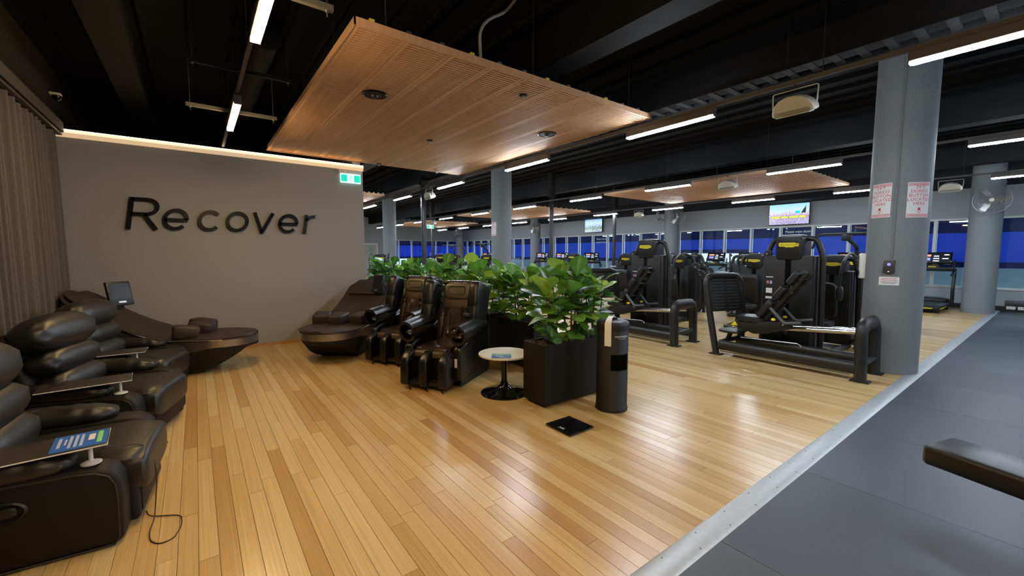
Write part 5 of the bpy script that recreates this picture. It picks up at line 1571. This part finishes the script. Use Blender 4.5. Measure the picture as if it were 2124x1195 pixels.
MACH = [('cam', 8.25, 2.32, 0.0, 'black weight machine between the leg press tower and the signed column'),
        ('roller', 9.5, 4.05, 0.15, 'black weight machine with grey elbow pad beside the near leg press push plate'),
        ('cam', 8.9, 5.45, 0.0, 'black weight machine right beside the leg press behind the wipe bin'),
        ('cam', 10.4, 6.05, 0.0, 'black weight machine with raised press arms in front of the treadmills'),
        ('cam', 11.2, 5.0, 0.4, 'black weight machine seen past the push plate top'),
        ('roller', 9.3, 7.25, 0.25, 'black weight machine with grey elbow pad behind the near figs'),
        ('roller', 10.8, 8.1, 0.1, 'black weight machine farther behind the near figs'),
        ('pulldown', 10.3, 2.55, 0.0, 'black pulldown machine with a high bar next to the signed column'),
        ('cam', 12.0, 2.6, 0.0, 'black weight machine behind the pulldown machine'),
        ('cam', 5.35, 15.0, 1.1, 'black weight machine standing just past the lettered wall'),
        ('pulldown', 9.4, 14.2, 0.7, 'black pulldown machine behind the hedge'),
        ('pulldown', 9.8, 17.6, 0.9, 'black pulldown machine far behind the hedge'),
        ('roller', 11.6, 11.6, 0.4, 'black weight machine between the far posts'),
        ('cam', 8.0, 15.5, 0.9, 'black weight machine near the far column')]
for kind, x, y, rz, lab in MACH:
    if kind not in wm:
        wm[kind] = weight_machine(kind); wm[kind].location = (x, y, 0); wm[kind].rotation_euler = (0, 0, rz); wm[kind]['label'] = lab
    else:
        dup(wm[kind], (x, y, 0), rz, lab)

def treadmill():
    r = thing('treadmill', 'black treadmill', 'treadmill', (0, 0, 0), 0, 'black treadmills facing the windows')
    mb = MB(); mb.bb(-0.95, 0.75, -0.40, 0.40, 0.08, 0.19); mb.build('deck', M['machine'], r, bevel=0.03)
    mb = MB(); mb.bb(-0.93, 0.45, -0.27, 0.27, 0.19, 0.195); mb.build('belt', mat('belt_black', (0.012, 0.012, 0.012), 0.8), r)
    for s in (-1, 1):
        mb = MB(); mb.bb(-0.955, -0.2, s * 0.40 - 0.004, s * 0.40 + 0.004, 0.12, 0.14); mb.build('yellow_line', M['yellow'], r)
        mb = MB(); mb.bb(-0.85, -0.7, s * 0.3 - 0.05, s * 0.3 + 0.05, 0.0, 0.08); mb.build('foot', M['black'], r)
        mb = MB(); mb.bb(0.5, 0.65, s * 0.3 - 0.05, s * 0.3 + 0.05, 0.0, 0.08); mb.build('foot', M['black'], r)
        p = fillet([(0.55, s * 0.42, 0.12), (0.48, s * 0.42, 0.60), (0.60, s * 0.42, 0.85), (0.58, s * 0.42, 1.12)], 0.15, 5)
        mb = MB(); mb.tube(p, 0.04, 10, sy=1.4); mb.build('upright', M['machine_tube'], r)
        p = fillet([(0.60, s * 0.42, 1.05), (0.20, s * 0.44, 1.02), (-0.02, s * 0.44, 0.96)], 0.1, 4)
        mb = MB(); mb.tube(p, 0.03, 10); mb.build('handrail', M['machine_tube'], r)
        mb = MB(); mb.tube([(0.62, s * 0.40, 1.05), (0.66, s * 0.40, 1.36)], 0.022, 8); mb.build('bottle_bar', M['machine_tube'], r)
    mb = MB(); mb.bb(-0.955, -0.945, -0.25, 0.25, 0.12, 0.14); mb.build('yellow_line', M['yellow'], r)
    mb = MB(); mb.sup((0.62, 0, 0.22), (0.42, 0.72, 0.20), 0.5, 0.4, 28, 10); mb.build('motor_hood', M['machine'], r)
    mb = MB(); mb.box((0.52, 0, 1.10), (0.30, 0.86, 0.07), ry=math.radians(12)); mb.build('dash', M['machine'], r, bevel=0.025)
    X = Matrix.Translation((0.60, 0, 1.40)) @ Matrix.Rotation(math.radians(20), 4, 'Y')
    mb = MB(); mb.box((0, 0, 0), (0.05, 0.70, 0.36), X=X); cs = mb.build('console', M['gloss_black'], r, bevel=0.012)
    mb = MB(); mb.box((-0.026, 0, 0.01), (0.003, 0.64, 0.29), X=X); mb.build('screen', M['darkscreen'], cs)
    for (y, z, w_, h_, m) in ((0.17, 0.075, 0.20, 0.05, 'scr_orange'), (0.17, -0.03, 0.18, 0.08, 'scr_blue'), (-0.04, 0.06, 0.10, 0.03, 'scr_white'), (-0.04, -0.01, 0.12, 0.025, 'scr_white'), (-0.22, -0.01, 0.12, 0.025, 'scr_white'), (-0.24, 0.10, 0.10, 0.03, 'scr_white'), (-0.04, -0.08, 0.12, 0.025, 'scr_white')):
        mb = MB(); mb.box((-0.029, y, z), (0.003, w_, h_), X=X); mb.build('screen_tile', M[m], cs)
    mb = MB(); mb.tube([(0.60, 0, 1.12), (0.62, 0, 1.30)], 0.07, 10, sx=2.0); mb.build('neck', M['machine'], r)
    badge(r, 0.40, 0, 1.165, 0.16)
    return r
tm0 = treadmill()
tm0.location = (16.05, 2.3, 0); tm0['label'] = 'black treadmill next to the column with the big round fan'
for x, y, rz, lab in ((16.05, 4.2, 0, 'black treadmill behind the pulldown machine'), (15.9, 7.25, 0, 'black treadmill seen above the push plate'), (15.9, 8.45, 0, 'black treadmill seen beside the raised press arms'),
                      (15.9, 5.9, 0, 'black treadmill behind the near leg press tower'), (15.9, 12.2, 0, 'black treadmill behind the slim black post'),
                      (15.3, 13.9, 0.75, 'black turned cardio machine under the city television'), (15.2, 15.9, 0.75, 'black turned cardio machine farther along under the city television'),
                      (15.3, 21.3, 0.75, 'black cardio machine by the windows behind the signed hedge column'), (15.3, 23.2, 0.75, 'black cardio machine at the far windows'), (15.3, 17.6, 0.75, 'black cardio machine by the windows near the fan column behind the figs')):
    dup(tm0, (x, y, 0), rz, lab)

# benches on the rubber floor
def bench():
    r = thing('weight_bench', 'black padded bench', 'bench', (0, 0, 0), 0, 'black padded benches on the rubber floor')
    # pad tapering to the end that shows
    rings = []
    for i in range(13):
        t = i / 12
        x = (0.58 - 1.16 * t) if i != 1 else 0.562
        w = 0.145 + 0.015 * t
        if i == 0: w *= 0.93
        th = 0.12 if i else 0.098
        z1 = 0.475 if i else 0.462
        pts = rr_pts(-w, w, z1 - th, z1, 0.03 if i else 0.02, 3)
        rings.append([(x, p[0], p[1]) for p in pts])
    mb = MB(); mb.loft(rings); mb.build('pad', M['pad'], r, bevel=0.0, angle=60)
    mb = MB(); mb.tube([(0.30, 0, 0.35), (-0.55, 0, 0.35)], 0.03, 8, sy=1.3); mb.build('spine', M['machine_tube'], r)
    for x in (-0.12, -0.52):
        mb = MB(); mb.tube([(x, 0, 0.35), (x, 0, 0.05)], 0.03, 10); mb.build('post', M['steel'], r)
        mb = MB(); mb.tube([(x, -0.30, 0.03), (x, 0.30, 0.03)], 0.03, 8); mb.build('floor_bar', M['machine_tube'], r)
    return r
bn = bench()
dirn = Vector((-0.30, -0.95)).normalized()
bn.location = (3.385 + dirn.x * 0.58, 0.39 + dirn.y * 0.58, 0); bn.rotation_euler = (0, 0, math.atan2(-dirn.y, -dirn.x)); bn['label'] = 'black padded bench end reaching over the rubber floor'
dup(bn, (14.75, 0.25, 0), math.radians(92), 'black padded bench on the rubber floor near the power points')
# slim white dispenser on the column
ds = thing('wall_dispenser', 'slim white dispenser on the back of the signed column', 'dispenser', (7.35, 1.385, 1.38), math.radians(112))
mb = MB(); mb.bb(0.298, 0.36, -0.04, 0.04, -0.17, 0.17); mb.build('case', M['white'], ds, bevel=0.012)
mb = MB(); mb.bb(0.36, 0.363, -0.02, 0.02, -0.13, -0.07); mb.build('window', M['black'], ds)
